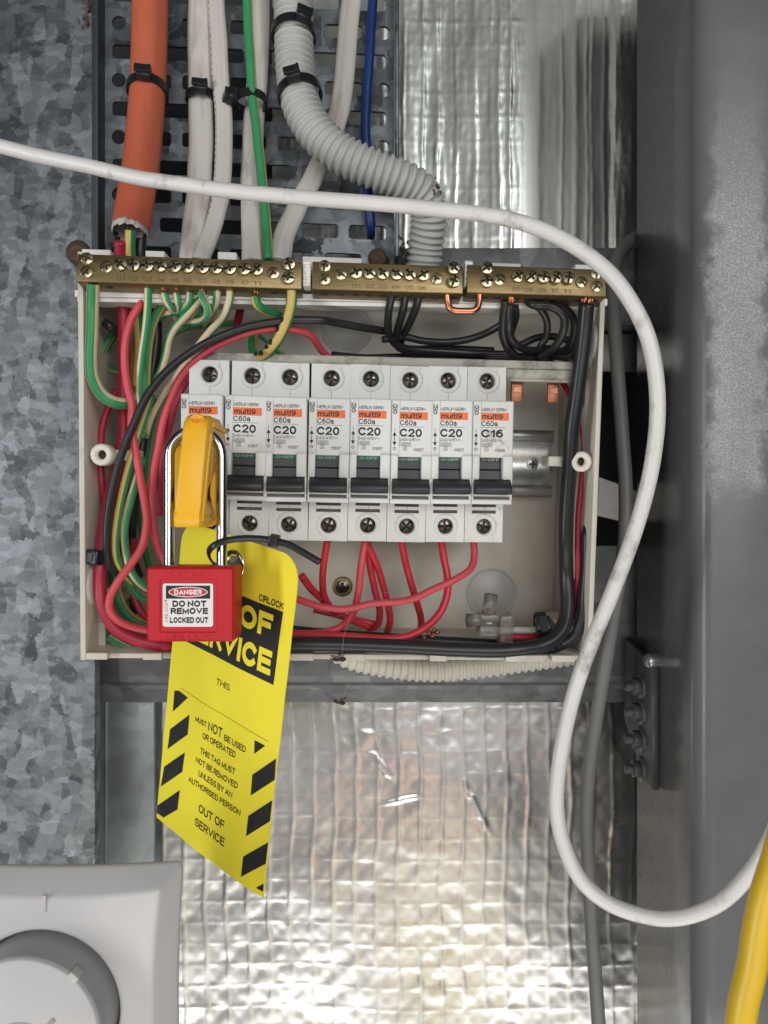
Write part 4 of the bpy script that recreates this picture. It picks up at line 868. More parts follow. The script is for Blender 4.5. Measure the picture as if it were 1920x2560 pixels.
# live wires below the breakers
g_l = 'red live wires under the breakers'
def R_(label, pts, w=17.5, m='red'): return wire(label, path(c3, pts), w, m, 'live_wire', 'wire', g_l)
R_('short red live wire slanting from behind the tag edge to the red junction', [(205, 178, 44), (250, 240, 40), (300, 285, 34), (350, 340, 28)], 19)
R_('red live wire dropping from the second free breaker', [(322, 20, 44), (306, 120, 44), (300, 200, 42), (308, 270, 38), (345, 330, 32), (420, 375, 28), (510, 410, 24)])
R_('faded red live wire from the middle breaker curving down to the left', [(492, 20, 48), (472, 150, 50), (462, 250, 50), (440, 340, 48), (395, 400, 46), (320, 432, 46), (200, 440, 46), (60, 432, 44), (-60, 420, 42)], 18, 'red_fade')
R_('red live wire hanging nearly straight beside the crossing pair', [(505, 30, 42), (515, 140, 40), (540, 260, 36), (558, 340, 32), (548, 400, 26), (510, 420, 20)])
R_('red live wire bowing right behind the crossing pair', [(490, 20, 44), (540, 120, 42), (572, 220, 38), (595, 310, 34), (605, 380, 30), (590, 435, 24)])
R_('red live wire from the fifth free breaker running straight down', [(655, 20, 44), (672, 110, 42), (698, 210, 38), (728, 310, 34), (745, 380, 28), (740, 430, 22)])
R_('red live wire looping round to the bottom from the breaker beside the C16', [(835, 20, 44), (845, 90, 46), (862, 180, 48), (862, 260, 50), (830, 345, 52), (760, 415, 54), (670, 455, 56), (560, 462, 56), (420, 452, 54), (260, 445, 52), (100, 445, 50), (-60, 440, 46)], 19)
R_('faded red live wire slanting across the others from the C16 breaker', [(980, 20, 44), (984, 90, 46), (965, 150, 50), (890, 200, 54), (800, 240, 55), (710, 282, 55), (620, 298, 54), (520, 305, 54), (450, 322, 54), (380, 330, 54), (290, 318, 54), (200, 290, 52), (80, 250, 48), (0, 220, 44)], 18, 'red_fade')
R_('red live wire low behind the junction of the live wires', [(260, 330, 24), (340, 350, 24), (440, 375, 24), (540, 400, 22)], 17)

# clear screw connector with its two wires
t = thing('screw_connector', 'clear plastic screw connector at the foot of the enclosure by the round knock-out', 'connector', Q(*c3(1050, 440), 40))
def cyl_px(xa, ya, xb, yb, n, wpx, m, name, seg=20, r_end=1.0):
    a = Q(*c3(xa, ya), n); b = Q(*c3(xb, yb), n); r = wpx / 1.803 / 2 / F * a.y
    mb = MB(); d = b - a; mb.lathe([(r * .7, 0), (r, 0), (r * r_end, d.length), (r * .7 * r_end, d.length), (r * .7, .3)], a, d, seg); part(name, mb, [m], t, world=True)
cyl_px(1048, 350, 1060, 262, 44, 62, 'clear', 'upper_sleeve')
cyl_px(1010, 380, 948, 382, 42, 64, 'clear', 'side_sleeve')
mb = MB(); c = QL(*c3(1045, 395), 40)
mb.rbox(c.x - 5.2, c.x + 5.2, c.y - 5, c.y + 5, c.z - 5.5, c.z + 6, 1.4, 3, 0, lambda x, y, z: PR @ Vector((x, y, z)) + PT); part('body', mb, ['clear'], t, world=True)
c = QL(*c3(1118, 420), 42)
mb = MB(); mb.rbox(c.x - 3.2, c.x + 3.6, c.y - 6.5, c.y + 4, c.z - 8.2, c.z + 8.2, 1.0, 3, 0, lambda x, y, z: PR @ Vector((x, y, z)) + PT); part('end_plate', mb, ['clear'], t, world=True)
cyl_px(1047, 345, 1047, 325, 44, 26, 'brass', 'brass_screw', 14)
cyl_px(1010, 390, 1085, 392, 40, 30, 'zinc', 'terminal_tube', 14)
R_('short red wire from the clear connector into the tied black bundle', [(1120, 452, 40), (1180, 455, 40), (1250, 455, 40), (1330, 440, 36)], 17)
wire('short white wire from the clear connector into the tied black bundle', path(c3, [(1090, 424, 42), (1160, 424, 42), (1240, 424, 42), (1320, 420, 38)]), 17, 'whitec')

# ================================================================== CABLES ABOVE (depths from the camera in mm)
def cable(label, name, pts, wpx, m, cat='cable', flat=None, group=None, two=None, roll=0, duty=.4, per=10):
    c = [W(*p) for p in pts]; dm = sum(p.y for p in c) / len(c); r = wpx / F * dm / 2
    line = catmull(c, per); mb = MB(); seg = 20
    wob = random.Random(len(label)).uniform(0, 50)
    line = [p + Vector((noise.noise(Vector((i * .11, wob, 0))), 0, noise.noise(Vector((i * .11, wob, 9))))) * r * .16 for i, p in enumerate(line)]
    if two: mb.tube(line, r, seg, mfn=lambda i, j: 1 if (2 * math.pi * (j + .5) / seg - roll) % math.pi < math.pi * duty else 0); mats = list(two)
    else: mb.tube(line, (r * flat) if flat else r, 40 if flat else seg, r2=r, afn=(lambda a: 1.04 - .13 * math.exp(-((abs(math.sin(a)) - .40) / .13) ** 2)) if flat else None); mats = [m]
    return solo(name, mb, mats, label, cat, group), line, r
def D_(conv, pts): return [(*conv(x, y), d) for x, y, d in pts]
# orange conduit with a torn mouth
pts = D_(ct1, [(975, -420, 411), (972, 0, 411), (968, 250, 410), (958, 560, 409), (940, 800, 406), (915, 1050, 402), (880, 1280, 396), (845, 1490, 390)])
line = catmull([W(*p) for p in pts], 10); r = 89 / F * 405 / 2
t = thing('conduit', 'orange rigid conduit with a torn white-lined mouth above the earth bar', 'conduit', line[-1])
mb = MB(); rr = random.Random(3); n = 36
rings = []; T = [(line[min(i + 1, len(line) - 1)] - line[max(i - 1, 0)]).normalized() for i in range(len(line))]
for i, p in enumerate(line):
    e1 = Vector((0, -1, 0)); e1 = (e1 - T[i] * e1.dot(T[i])).normalized(); e2 = T[i].cross(e1)
    rings.append([p + (e1 * math.cos(a) + e2 * math.sin(a)) * r + (T[i] * rr.uniform(-1.2, 1.0) if i == len(line) - 1 else Vector()) for a in (2 * math.pi * j / n for j in range(n))])
mb.loft(rings, 0); part('tube', mb, ['orange'], t, world=True)
mb = MB(); i = len(line) - 1; e1 = Vector((0, -1, 0)); e1 = (e1 - T[i] * e1.dot(T[i])).normalized(); e2 = T[i].cross(e1)
inn = []
for (k, dz) in ((.97, -2), (.97, 1.2), (.9, 2.4), (.84, 1.5), (.84, -14)):
    inn.append([line[-1] + (e1 * math.cos(a) + e2 * math.sin(a)) * r * k + T[i] * (dz + (rr.uniform(-.9, 1.3) if 0 < dz else 0)) for a in (2 * math.pi * j / n for j in range(n))])
mb.loft(inn, 0, smooth=False); part('torn_lining', mb, ['flat'], t, world=True)
mb = MB()
for q in range(26):
    a = rr.uniform(-2.6, 2.6); c = line[-1] + (e1 * math.cos(a) + e2 * math.sin(a)) * r * .8 + T[i] * rr.uniform(0, 3.5)
    d = (T[i] + e1 * rr.uniform(-.5, .5) + e2 * rr.uniform(-.6, .6)).normalized(); mb.tube([c, c + d * rr.uniform(1.5, 4)], rr.uniform(.5, 1.2), 5, rfn=lambda k: 1 - .6 * k)
part('torn_sheath', mb, ['blk'], t, world=True)

FL = lambda label, pts, w, f=.5, conv=ct2: cable(label, 'flat_cable', D_(conv, pts), w, 'flat', 'cable', f, 'flat white cables on the tray')
FL('broad flat white cable next to the orange conduit', [(1300, -300, 420), (1300, 0, 420), (1300, 500, 419), (1300, 900, 417), (1290, 1200, 414), (1265, 1450, 409), (1240, 1700, 402)], 60, .45, ct1)
o, line, r = FL('flat white cable with a dashed red line', [(1400, -300, 417), (1400, 0, 417), (1418, 300, 415), (1440, 620, 413), (1450, 900, 411), (1445, 1150, 408), (1405, 1400, 404), (1300, 1690, 398)], 42, .55, ct1)
t2 = o
mb = MB(); pts_ = resample(line[:62], 1.9)
T = None
for i in range(0, len(pts_) - 1, 2):
    tt = (pts_[i + 1] - pts_[i]).normalized(); e1 = Vector((0, -1, 0)); e1 = (e1 - tt * e1.dot(tt)).normalized(); e2 = tt.cross(e1)
    a = 2.85 * .5; a0 = rad(52)
    for q in (0,):
        f_ = lambda s, k: pts_[i] + tt * s + e1 * (math.cos(k) * r * .55 * 1.05 + .10) + e2 * math.sin(k) * r * 1.05
        mb.add([f_(0, a0), f_(1.5, a0), f_(1.5, a0 + .13), f_(0, a0 + .13)], [(0, 1, 2, 3), (3, 2, 1, 0)])
ro = part('red_dashes', mb, ['red_ink'], t2); ro.matrix_parent_inverse = Matrix.Translation(-t2.location)
FL('flat white cable running behind the green-yellow cable', [(225, -300, 421), (228, 0, 421), (215, 500, 420), (190, 850, 418), (175, 1150, 414), (180, 1400, 408), (185, 1690, 400)], 51, .45)
FL('flat white cable crossing behind the bend of the corrugated conduit', [(840, -250, 422), (825, 0, 422), (790, 380, 421), (745, 720, 420), (660, 980, 419), (560, 1180, 416), (470, 1350, 412), (400, 1500, 406), (360, 1690, 398)], 49, .45)
cable('single green-yellow cable on the tray', 'earth_cable', D_(ct2, [(150, -300, 410), (152, 0, 410), (165, 300, 409), (185, 600, 408), (218, 880, 407), (245, 1150, 405), (268, 1400, 401), (290, 1690, 396)]), 25, None, 'cable', None, None, ('green2', 'yel'), 1.15, .30)
cable('dark blue cable running down the tray into a slot', 'blue_cable', D_(ct2, [(985, -250, 420), (965, 0, 420), (945, 350, 419), (922, 650, 419), (918, 900, 419), (930, 1200, 420), (945, 1400, 421), (952, 1480, 424), (955, 1520, 432), (956, 1535, 446)]), 24, 'blue')

def corrugated(label, pts, wpx, pitch, m, per=14, amp=.075):
    c = [W(*p) for p in pts]; dm = sum(p.y for p in c) / len(c); r = wpx / F * dm / 2
    line = catmull(c, per); st = pitch / 8; line = resample(line, st)
    prof = [1.0, 1.0, .99, .955, .925, .92, .945, .985]
    mb = MB(); mb.tube(line, r, 28, rfn=lambda i: 1 - (1 - prof[i % 8]) * amp / .075, cap=True)
    return solo('corrugated_conduit', mb, [m], label, 'conduit'), line, r
corrugated('grey corrugated conduit bending across the tray behind the white cable', D_(ct2, [(448, -260, 404), (450, 0, 404), (453, 250, 403), (465, 480, 402), (500, 680, 400), (590, 850, 399), (740, 985, 399), (920, 1075, 400), (1110, 1150, 403), (1250, 1225, 408), (1322, 1330, 414), (1328, 1450, 420), (1305, 1600, 427), (1290, 1750, 432)]), 97, 3.85, 'corr', amp=.15)
corrugated('beige corrugated conduit sagging behind the bottom edge of the enclosure', D_(c3, [(330, 490, 446), (420, 545, 443), (560, 580, 441), (760, 602, 440), (980, 590, 440), (1200, 560, 441), (1420, 530, 443)]), 62, 4.1, 'corr2', amp=.16)

# long loose cables in front
cable('long loose white cable looping over the enclosure and down past the column', 'white_cable', [(-160, 325, 352), (0, 366, 348), (120, 395, 345), (240, 420, 341), (360, 446, 337), (470, 463, 334), (600, 480, 331), (720, 492, 329), (860, 503, 327), (1000, 514, 325), (1120, 525, 322), (1230, 540, 319), (1330, 565, 316), (1420, 605, 313), (1500, 662, 310), (1560, 728, 308), (1605, 805, 307), (1632, 890, 307), (1643, 980, 308), (1642, 1080, 310), (1622, 1200, 313), (1583, 1340, 317), (1530, 1480, 320), (1478, 1610, 322), (1436, 1730, 324), (1408, 1850, 325), (1394, 1950, 325), (1394, 2040, 325), (1412, 2120, 324), (1450, 2195, 323), (1510, 2250, 322), (1580, 2283, 320), (1660, 2296, 318), (1740, 2284, 316), (1810, 2248, 314), (1870, 2188, 312), (1915, 2120, 311), (1965, 2010, 310)], 38, 'whitec', per=6)
cable('dark grey cable emerging behind the column and hanging behind the white one', 'grey_cable', [(1660, 560, 462), (1600, 588, 455), (1562, 615, 446), (1540, 655, 436), (1532, 720, 426), (1534, 800, 418), (1543, 920, 412), (1556, 1080, 408), (1566, 1220, 405), (1560, 1380, 404), (1535, 1520, 405), (1512, 1660, 407), (1490, 1790, 410), (1474, 1910, 412), (1466, 2020, 413), (1468, 2140, 412), (1477, 2280, 410), (1488, 2430, 408), (1500, 2600, 406), (1515, 2800, 404)], 34, 'greyc', per=7)
cable('bright yellow cable hanging beside the column', 'yellow_cable', [(1985, 1990, 208), (1950, 2110, 206), (1915, 2230, 204), (1885, 2370, 202), (1862, 2500, 200), (1848, 2640, 199), (1845, 2800, 198)], 72, 'yellowc')

# ================================================================== CABLE TIES
def ring_band(mb, c, ax, ra, rb, wd, th, n=40, ref=Vector((0, -1, 0))):
    ax = ax.normalized(); e1 = (ref - ax * ref.dot(ax)).normalized(); e2 = e1.cross(ax)
    rings = []
    for da, dr in ((-wd / 2, 0), (wd / 2, 0), (wd / 2, th), (-wd / 2, th), (-wd / 2, 0)):
        rings.append([c + ax * da + e1 * math.cos(a) * (ra + dr) + e2 * math.sin(a) * (rb + dr) for a in (2 * math.pi * j / n for j in range(n))])
    mb.loft(rings, 0, True, smooth=False); return e1, e2
def tie(label, c, ax, ra, rb, ang, wd=4.6, tail=6.0):
    t = thing('cable_tie', label, 'cable tie', c, None, 'black cable ties')
    mb = MB(); e1, e2 = ring_band(mb, c, ax, ra, rb, wd, 1.1); part('strap', mb, ['tie'], t, world=True)
    ax = ax.normalized(); a = rad(ang); o = e1 * math.cos(a) + e2 * math.sin(a); tg = (e2 * math.cos(a) - e1 * math.sin(a)); c2_ = c + e1 * math.cos(a) * ra + e2 * math.sin(a) * rb
    fn = lambda x, y, z: c2_ + tg * x + ax * y + o * z
    mb = MB(); mb.rbox(-3.6, 3.6, -3.4, 3.4, .4, 5.6, .8, 2, 0, fn); mb.rbox(-1.6, 1.6, -2.2, 2.2, 5.4, 6.0, .2, 1, 0, fn); part('head', mb, ['tie'], t, world=True)
    if tail:
        mb = MB(); mb.rbox(-4.6, 3.4, -2.1, 2.1, 5.0, 5.0 + tail * .35, .4, 1, 0, fn); mb.rbox(2.2, 3.6, -2.0, 2.0, 4, 4 + tail * .6, .3, 1, 0, fn); part('tail', mb, ['tie'], t, world=True)
dn = Vector((0, 0, -1))
c = W(*ct1(958, 590), 409.5); tie('black cable tie round the orange conduit', c, Vector((-.03, -.22, -1)), 9.9, 9.9, 8)
c = W(*ct1(1300, 630), 418); tie('black cable tie round the broad flat cable beside the orange conduit', c, Vector((0, -.25, -1)), 4.6, 7.2, 10)
c = W(*ct2(175, 660), 413); tie('black cable tie with its head between the flat cables, round the green-yellow cable', c, Vector((.03, -.22, -1)), 6.8, 7.6, -62)
c = W(*ct2(452, 225), 403); tie('upper black cable tie on the corrugated conduit', c, Vector((0, -.25, -1)), 10.6, 10.6, 28)
c = W(*ct2(490, 610), 400.5); tie('lower black cable tie on the corrugated conduit just above its bend', c, Vector((.22, -.25, -1)), 10.7, 10.7, -4)
c = Q(*c3(1400, 425), 46); tie('black cable tie at the lower corner gathering the thick black cables', c, Vector((.55, 0, -.8)), 8.2, 8.2, -48)
c = Q(*c3(1282, 420), 44); tie('black cable tie binding the connector wires to the bundle', c, Vector((1, 0, 0.05)), 4.4, 7.6, 20, 4.8, 3)
c = Q(*c6(205, 1120), 53); tie('black cable tie round the dark red cable below the cover post', c, Vector((-.1, 0, -1)), 3.6, 3.8, -18, 5.0, 0)

# ================================================================== PADLOCK
DF = 285.0; kl = DF / F / 3.606
lx = lambda x: (340 + x / 3.606 - 960) / F * DF
lz = lambda y: -(1280 + y / 3.606 - 1280) / F * DF
XL, XR_, ZT, ZB = lx(92), lx(884), lz(497), lz(1172)
lock = thing('padlock', 'red safety padlock with a DANGER DO NOT REMOVE sticker hanging on the yellow lockout', 'padlock', ((XL + XR_) / 2, DF + 9, ZB))
mb = MB()
ya, yb = DF, DF + 17.5
px0, px1, pz0, pz1 = lx(212), lx(735), lz(1088), lz(600)
# front with a shallow pressed panel, chamfered sides
out = rrect(XL, XR_, ZB, ZT, 1.2, 5); 
def ringpts(poly, y, ins):
    cx, cz = (XL + XR_) / 2, (ZB + ZT) / 2
    return [Vector((p[0] - math.copysign(min(ins, abs(p[0] - cx)), p[0] - cx), y, p[1] - math.copysign(min(ins, abs(p[1] - cz)), p[1] - cz))) for p in poly]
mb.loft([ringpts(out, yb, 1.6), ringpts(out, yb - 1.8, 0), ringpts(out, ya + 1.1, 0), ringpts(out, ya + .35, .25), ringpts(out, ya, .9)], 0, True, True, False, True)
o2 = [Vector((p[0], ya, p[1])) for p in rrect(px0, px1, pz0, pz1, .5, 5)]
o3 = [Vector((p[0], ya + .35, p[1])) for p in rrect(px0 + .35, px1 - .35, pz0 + .35, pz1 - .35, .4, 5)]
mb.loft([ringpts(out, ya, .9), o2, o3], 0, True, False, True, False)
part('body', mb, ['padlock'], lock, world=True)
fz = lambda y: (lambda a, b, h=0: Vector((a, y - h, b)))
mb = MB(); put_text(mb, 'CIRLOCK', lx(262), lx(668), lz(585), lz(530), fz(ya), 0, -.008, 180, .22); put_text(mb, 'CIRLOCK', lx(262), lx(675), lz(1158), lz(1098), fz(ya), 0, -.008, 0, .22)
part('moulded_lettering', mb, ['padlock'], lock, world=True)
sx0, sx1, sz0, sz1 = lx(240), lx(694), lz(1035), lz(645)
mb = MB(); mb.prism(rrect(sx0, sx1, sz0, sz1, .9, 5), lambda a, b, d: Vector((a, d, b)), ya + .12, ya + .34); st_ = part('sticker', mb, ['white_ink'], lock, world=True, label='white sticker with a black and red DANGER heading')
def sub(name, mb, m): return part(name, mb, [m], st_, world=True)
yl = ya + .09
mb = MB(); mb.add([(lx(268), yl, lz(782)), (lx(668), yl, lz(782)), (lx(668), yl, lz(664)), (lx(268), yl, lz(664))], [(0, 1, 2, 3)])
put_text(mb, 'DO NOT', lx(328), lx(634), lz(856), lz(798), fz(yl), 0, .045); put_text(mb, 'REMOVE', lx(312), lx(648), lz(921), lz(864), fz(yl), 0, .045); put_text(mb, 'LOCKED OUT', lx(304), lx(650), lz(1002), lz(948), fz(yl), 0, .045)
sub('black_print', mb, 'ink')
def oval(mb, cx, cy, rx, ry, y, n=40):
    mb.add([(lx(cx + rx * math.cos(2 * math.pi * i / n)), y, lz(cy + ry * math.sin(2 * math.pi * i / n))) for i in range(n)], [tuple(range(n))])
mb = MB(); oval(mb, 469, 722, 177, 47, yl - .03); put_text(mb, 'DANGER', lx(345), lx(592), lz(746), lz(700), fz(yl - .09), 0, .04); sub('white_print', mb, 'white_ink')
mb = MB(); oval(mb, 469, 722, 168, 40, yl - .06); put_text(mb, 'CIRLOCK®', lx(258), lx(288), lz(992), lz(790), fz(yl), 0, .0, 90); sub('red_print', mb, 'red_ink')
# shackle
XA, XB = (423 - 960) / F * 293, (555 - 960) / F * 293; ZA = -(1418 - 1280) / F * 293; ZC = -(1076 - 1280) / F * 293 - (XB - XA) / 2; rs = 2.05; xc = (XA + XB) / 2; ra_ = (XB - XA) / 2
pts_ = [Vector((XA, 293, ZA - 4 + (ZC - ZA + 4) * i / 12)) for i in range(13)] + [Vector((xc - ra_ * math.cos(rad(a)), 293, ZC + ra_ * 1.0 * math.sin(rad(a)))) for a in range(8, 180, 8)] + [Vector((XB, 293, ZC - (ZC - ZA + 4) * i / 12)) for i in range(13)]
mb = MB(); mb.tube(pts_, rs, 24); part('shackle', mb, ['chrome'], lock, world=True)
mb = MB()
for X in (XA, XB): mb.lathe([(rs * 1.35, .02), (rs * 1.3, .35), (rs, .4)], (X, 293, ZT - .1), (0, 0, 1), 20)
part('collar', mb, ['zinc'], lock, world=True)

# ================================================================== BREAKER LOCKOUT CLAMP
cl = lambda x, y, D: Vector(((380 + x / 5.029 - 960) / F * D, D, -(1000 + y / 5.029 - 1280) / F * D))
clamp = thing('breaker_lockout', 'yellow plastic breaker lockout clamped over the first breaker, held by the padlock', 'lockout', cl(500, 1600, 300))
zt_, zb_ = cl(0, 180, 283).z, cl(0, 1600, 283).z
xtop = (cl(400, 300, 283).x + cl(700, 300, 283).x) / 2; xbot = (cl(285, 1400, 283).x + cl(605, 1400, 283).x) / 2
ztop, zbot = cl(0, 300, 283).z, cl(0, 1400, 283).z
cxz = lambda z: xtop + (xbot - xtop) * (ztop - z) / (ztop - zbot)
H_ = zt_ - zb_
prof = [(0, .0), (0, .12), (-.6, .2), (-.6, .86), (1.0, .96), (3.5, 1.0), (17, 1.0), (25, .97), (31, .9), (34, .82), (35.5, .70), (34, .62), (26, .58), (20, .55), (14.5, .50), (11.5, .42), (10.8, .34), (12, .27), (15.5, .215), (21, .195), (25, .16), (24, .09), (17, .02), (9, .0)]
wid = lambda z: 9.6 - .9 * max(0, (z - ztop) / (zt_ - ztop + .01))
mb = MB()
def cfn(a, b, d):
    z = zb_ + b * H_
    return Vector((cxz(z) + d * wid(z) / 2, 283 + a, z))
bm_ = MB(); bm_.prism([(a, b) for a, b in prof], lambda a, b, d: Vector((a, b, d)), -1, 1)
# bevel in true mm before leaning the body
m2 = MB(); m2.prism([(a, zb_ + b * H_) for a, b in prof], lambda a, z, d: Vector((cxz(z) + d, 283 + a, z)), -4.8, 4.8, bev=1.3, seg=3)
part('handle', m2, ['clamp'], clamp, world=True)
# ribs on the side of the handle
mb = MB()
for sgn in (-1, 1):
    for (a0, a1, b0, b1) in ((6, 31, .90, .955), (14, 17.5, .60, .66), (3.2, 6.2, .05, .85), (5, 20, .055, .10)):
        z0, z1 = zb_ + b0 * H_, zb_ + b1 * H_; zc = (z0 + z1) / 2
        mb.rbox(min(sgn * 4.2, sgn * 5.5), max(sgn * 4.2, sgn * 5.5), 283 + a0, 283 + a1, z0, z1, .5, 2, 0, lambda x, y, z: Vector((cxz(z) + x, y, z)))
part('side_rib', mb, ['clamp'], clamp, world=True)
# saddle that grips the breaker
mb = MB(); x0 = cl(246, 900, 319).x; x1 = cl(852, 900, 319).x; zt2 = cl(0, 560, 319).z; zb2 = cl(0, 1600, 319).z
mb.prism(rrect(x0, x1, zb2, zt2, 5.5, 6), lambda a, b, d: Vector((a, d, b)), 319, 323.5, bev=.8)
mb.prism(rrect(x0 + 1.0, x1 - 1.0, zb2 + 1, zt2 - 1.2, 5, 6), lambda a, b, d: Vector((a, d, b)), 315.5, 319.1, bev=.6)
part('saddle', mb, ['clamp'], clamp, world=True)
mb = MB(); c = cl(575, 245, 284.5); n = 28
rings = []
for k, dy in ((1.0, 1.8), (1.0, .2), (.86, -.5), (.8, -.4), (.5, .1), (.02, .2)): rings.append([Vector((c.x + 3.1 * k * math.cos(2 * math.pi * i / n), c.y + dy - 1.2 + (.4 * math.sin(2 * math.pi * i / n)), c.z + 1.9 * k * math.sin(2 * math.pi * i / n))) for i in range(n)])
mb.loft(rings, 0); part('screw_cap', mb, ['clamp_cap'], clamp, world=True)

# ================================================================== OUT OF SERVICE TAG
TO = Vector((-88.683, 339.734, -3.584))
ct = [(462, 1300, 340), (748, 1395, 291.1), (388, 2044, 359.1), (658, 2246, 311.3)]
cw = [W(*p) for p in ct]
TEX = ((cw[1] - cw[0] + cw[3] - cw[2]) / 2); TW_ = TEX.length; TEX.normalize()
TEZ = ((cw[2] - cw[0] + cw[3] - cw[1]) / 2); TH_ = TEZ.length; TEZ.normalize()
TN = TEX.cross(TEZ).normalized()
if TN.y > 0: TN = -TN                                   # towards the camera
TO = sum(cw, Vector()) / 4 - TEX * TW_ / 2 - TEZ * TH_ / 2
def TP(s, t_, h=0):
    bend = 1.1 * math.sin(math.pi * s / TW_) * (t_ / TH_) - 2.2 * max(0, (s - 55) / 21) ** 2 * max(0, t_ / TH_ - .75) * 1.5
    bend += .5 * noise.noise(Vector((s * .05, t_ * .04, 3))) + .25 * math.exp(-(((s - 30) * .6 + (t_ - 66) * .8) / 9.0) ** 2)
    dish = 1.6 * math.exp(-((s - 40) / 7) ** 2 - ((t_ - 14) / 9) ** 2)
    return TO + TEX * s + TEZ * t_ + TN * (bend - dish + h)
tag = thing('warning_tag', 'yellow OUT OF SERVICE tag with black hazard stripes tied to the padlock shackle', 'tag', TP(TW_ / 2, TH_))
mb = MB()
# sheet with rounded top corners, an eyelet hole and two sides
EX, EZ_, ER = 36.6, 11.6, 4.2
def tag_outline(n):
    q = rrect(0, TW_, 0, TH_, 1.2, n); r = 9.0
    return q
nx, nz = 38, 70
def inside_corner(s, t_):
    r = 10.0
    if t_ < r and s < r: 
        d = math.hypot(r - s, r - t_); 
        if d > r: k = r / d; return r - (r - s) * k, r - (r - t_) * k
    if t_ < r and s > TW_ - r:
        d = math.hypot(s - TW_ + r, r - t_)
        if d > r: k = r / d; return TW_ - r + (s - TW_ + r) * k, r - (r - t_) * k
    return s, t_
for h in (0.0, -.3):
    vs = []; fs = []
    for j in range(nz + 1):
        for i in range(nx + 1):
            s, t_ = inside_corner(TW_ * i / nx, TH_ * j / nz)
            vs.append(TP(s, t_, h))
    for j in range(nz):
        for i in range(nx):
            s, t_ = TW_ * (i + .5) / nx, TH_ * (j + .5) / nz
            if math.hypot(s - EX, t_ - EZ_) < ER - .3: continue
            a = j * (nx + 1) + i; f = (a, a + nx + 1, a + nx + 2, a + 1); fs.append(f if h == 0 else f[::-1])
    mb.add(vs, fs, 0, True)
edge = [inside_corner(TW_ * i / nx, 0) for i in range(nx + 1)] + [(TW_, TH_ * j / nz) for j in range(8, nz + 1)] + [(TW_ * (1 - i / nx), TH_) for i in range(1, nx + 1)] + [(0, TH_ * (1 - j / nz)) for j in range(1, nz - 6)]
mb.loft([[TP(a, b, 0) for a, b in edge], [TP(a, b, -.3) for a, b in edge]], 0, True, smooth=False)
part('sheet', mb, ['tag'], tag, world=True)
# eyelet
mb = MB(); n = 32
rings = [[TP(EX + r_ * math.cos(2 * math.pi * i / n), EZ_ + r_ * math.sin(2 * math.pi * i / n), h) for i in range(n)] for r_, h in ((ER + 2.0, .02), (ER + 1.8, .5), (ER + .8, .75), (ER, .4), (ER - .3, -1.2))]
mb.loft(rings, 0); part('eyelet', mb, ['rivet'], tag, world=True)
HP = .13
def tfn(a, b, h=0): return TP(a, b, HP + h)
def tquad(mb, pts, h=HP):
    # subdivide so that the print follows the bent sheet
    p = [Vector(q) for q in pts]; n = 16
    vs = []
    for j in range(n + 1):
        l_ = p[0].lerp(p[3], j / n); r_ = p[1].lerp(p[2], j / n)
        for i in range(n + 1): q = l_.lerp(r_, i / n); vs.append(TP(q.x, q.y, h))
    fs = [(j * (n + 1) + i, j * (n + 1) + i + 1, (j + 1) * (n + 1) + i + 1, (j + 1) * (n + 1) + i) for j in range(n) for i in range(n)]
    mb.add(vs, fs, 0)
mb = MB()
tquad(mb, [(6.3, 23.0), (69.8, 23.0), (69.2, 53.0), (6.3, 52.6)])
for p in ([(5.2, 77.5), (8.5, 76.4), (15.9, 77.0), (5.3, 87.6)], [(4.6, 96.2), (18.0, 84.2), (18.1, 93.5), (4.1, 106.1)], [(2.6, 115.4), (17.6, 102.1), (17.4, 111.4), (1.3, 125.8)], [(.3, 135.6), (16.8, 120.4), (16.2, 130.1), (6.0, 139.0)], [(.3, 135.6), (6.0, 139.0), (6.0, 139.05), (.2, 139.4)],
          [(62.0, 78.9), (68.2, 78.9), (68.15, 79.0), (62.5, 84.7)], [(62.9, 93.5), (75.3, 81.4), (75.9, 90.2), (63.4, 102.3)], [(63.3, 111.3), (75.8, 98.9), (75.8, 107.9), (63.1, 120.5)], [(62.9, 129.6), (75.8, 117.2), (75.6, 126.7), (62.8, 138.8)], [(71.9, 139.1), (75.5, 135.6), (75.6, 139.2), (72.0, 139.3)]):
    tquad(mb, p)
part('black_stripes', mb, ['grey_print'], tag, world=True)
def tt(s_, x0, x1, yb, ht, bold=0.0, f=tfn): put_text(mb, s_, x0, x1, yb, yb - ht, f, 0, bold)
for group_ in ([('CIRLOCK', 55.2, 69.6, 22.1, 2.7, .022)], [('THIS', 34.7, 43.6, 64.3, 2.8, .002)],
               [('MUST', 22.8, 31.0, 85.3, 2.5, .013), ('NOT', 32.3, 41.6, 86.0, 4.3, .010), ('BE USED', 43.2, 57.4, 86.3, 2.7, .013)], [('OR OPERATED', 28.9, 51.5, 91.0, 2.8, .013)],
               [('THIS TAG MUST', 28.4, 52.4, 98.1, 2.7, .013)], [('NOT BE REMOVED', 26.0, 55.0, 103.2, 2.7, .013)], [('UNLESS BY AN', 29.0, 52.4, 108.4, 2.7, .013)], [('AUTHORISED PERSON', 22.5, 58.5, 113.7, 2.7, .013)],
               [('OUT OF', 31.5, 49.5, 124.0, 3.8, .012)], [('SERVICE', 29.8, 50.7, 131.2, 3.8, .012)]):
    mb = MB()
    for g_ in group_: tt(*g_)
    part('black_lettering', mb, ['ink'], tag, world=True)
mb = MB()
for i in range(60): s_ = 10.1 + i; mb.add([TP(s_ + a, 74.5 + i * .033 + b, HP) for a, b in ((0, 0), (.5, 0), (.5, .35), (0, .35))], [(0, 1, 2, 3)])
part('dotted_line', mb, ['ink'], tag, world=True)['kind'] = 'stuff'
mb = MB(); f2 = lambda a, b, h=0: TP(a, b, HP + .12 + h)
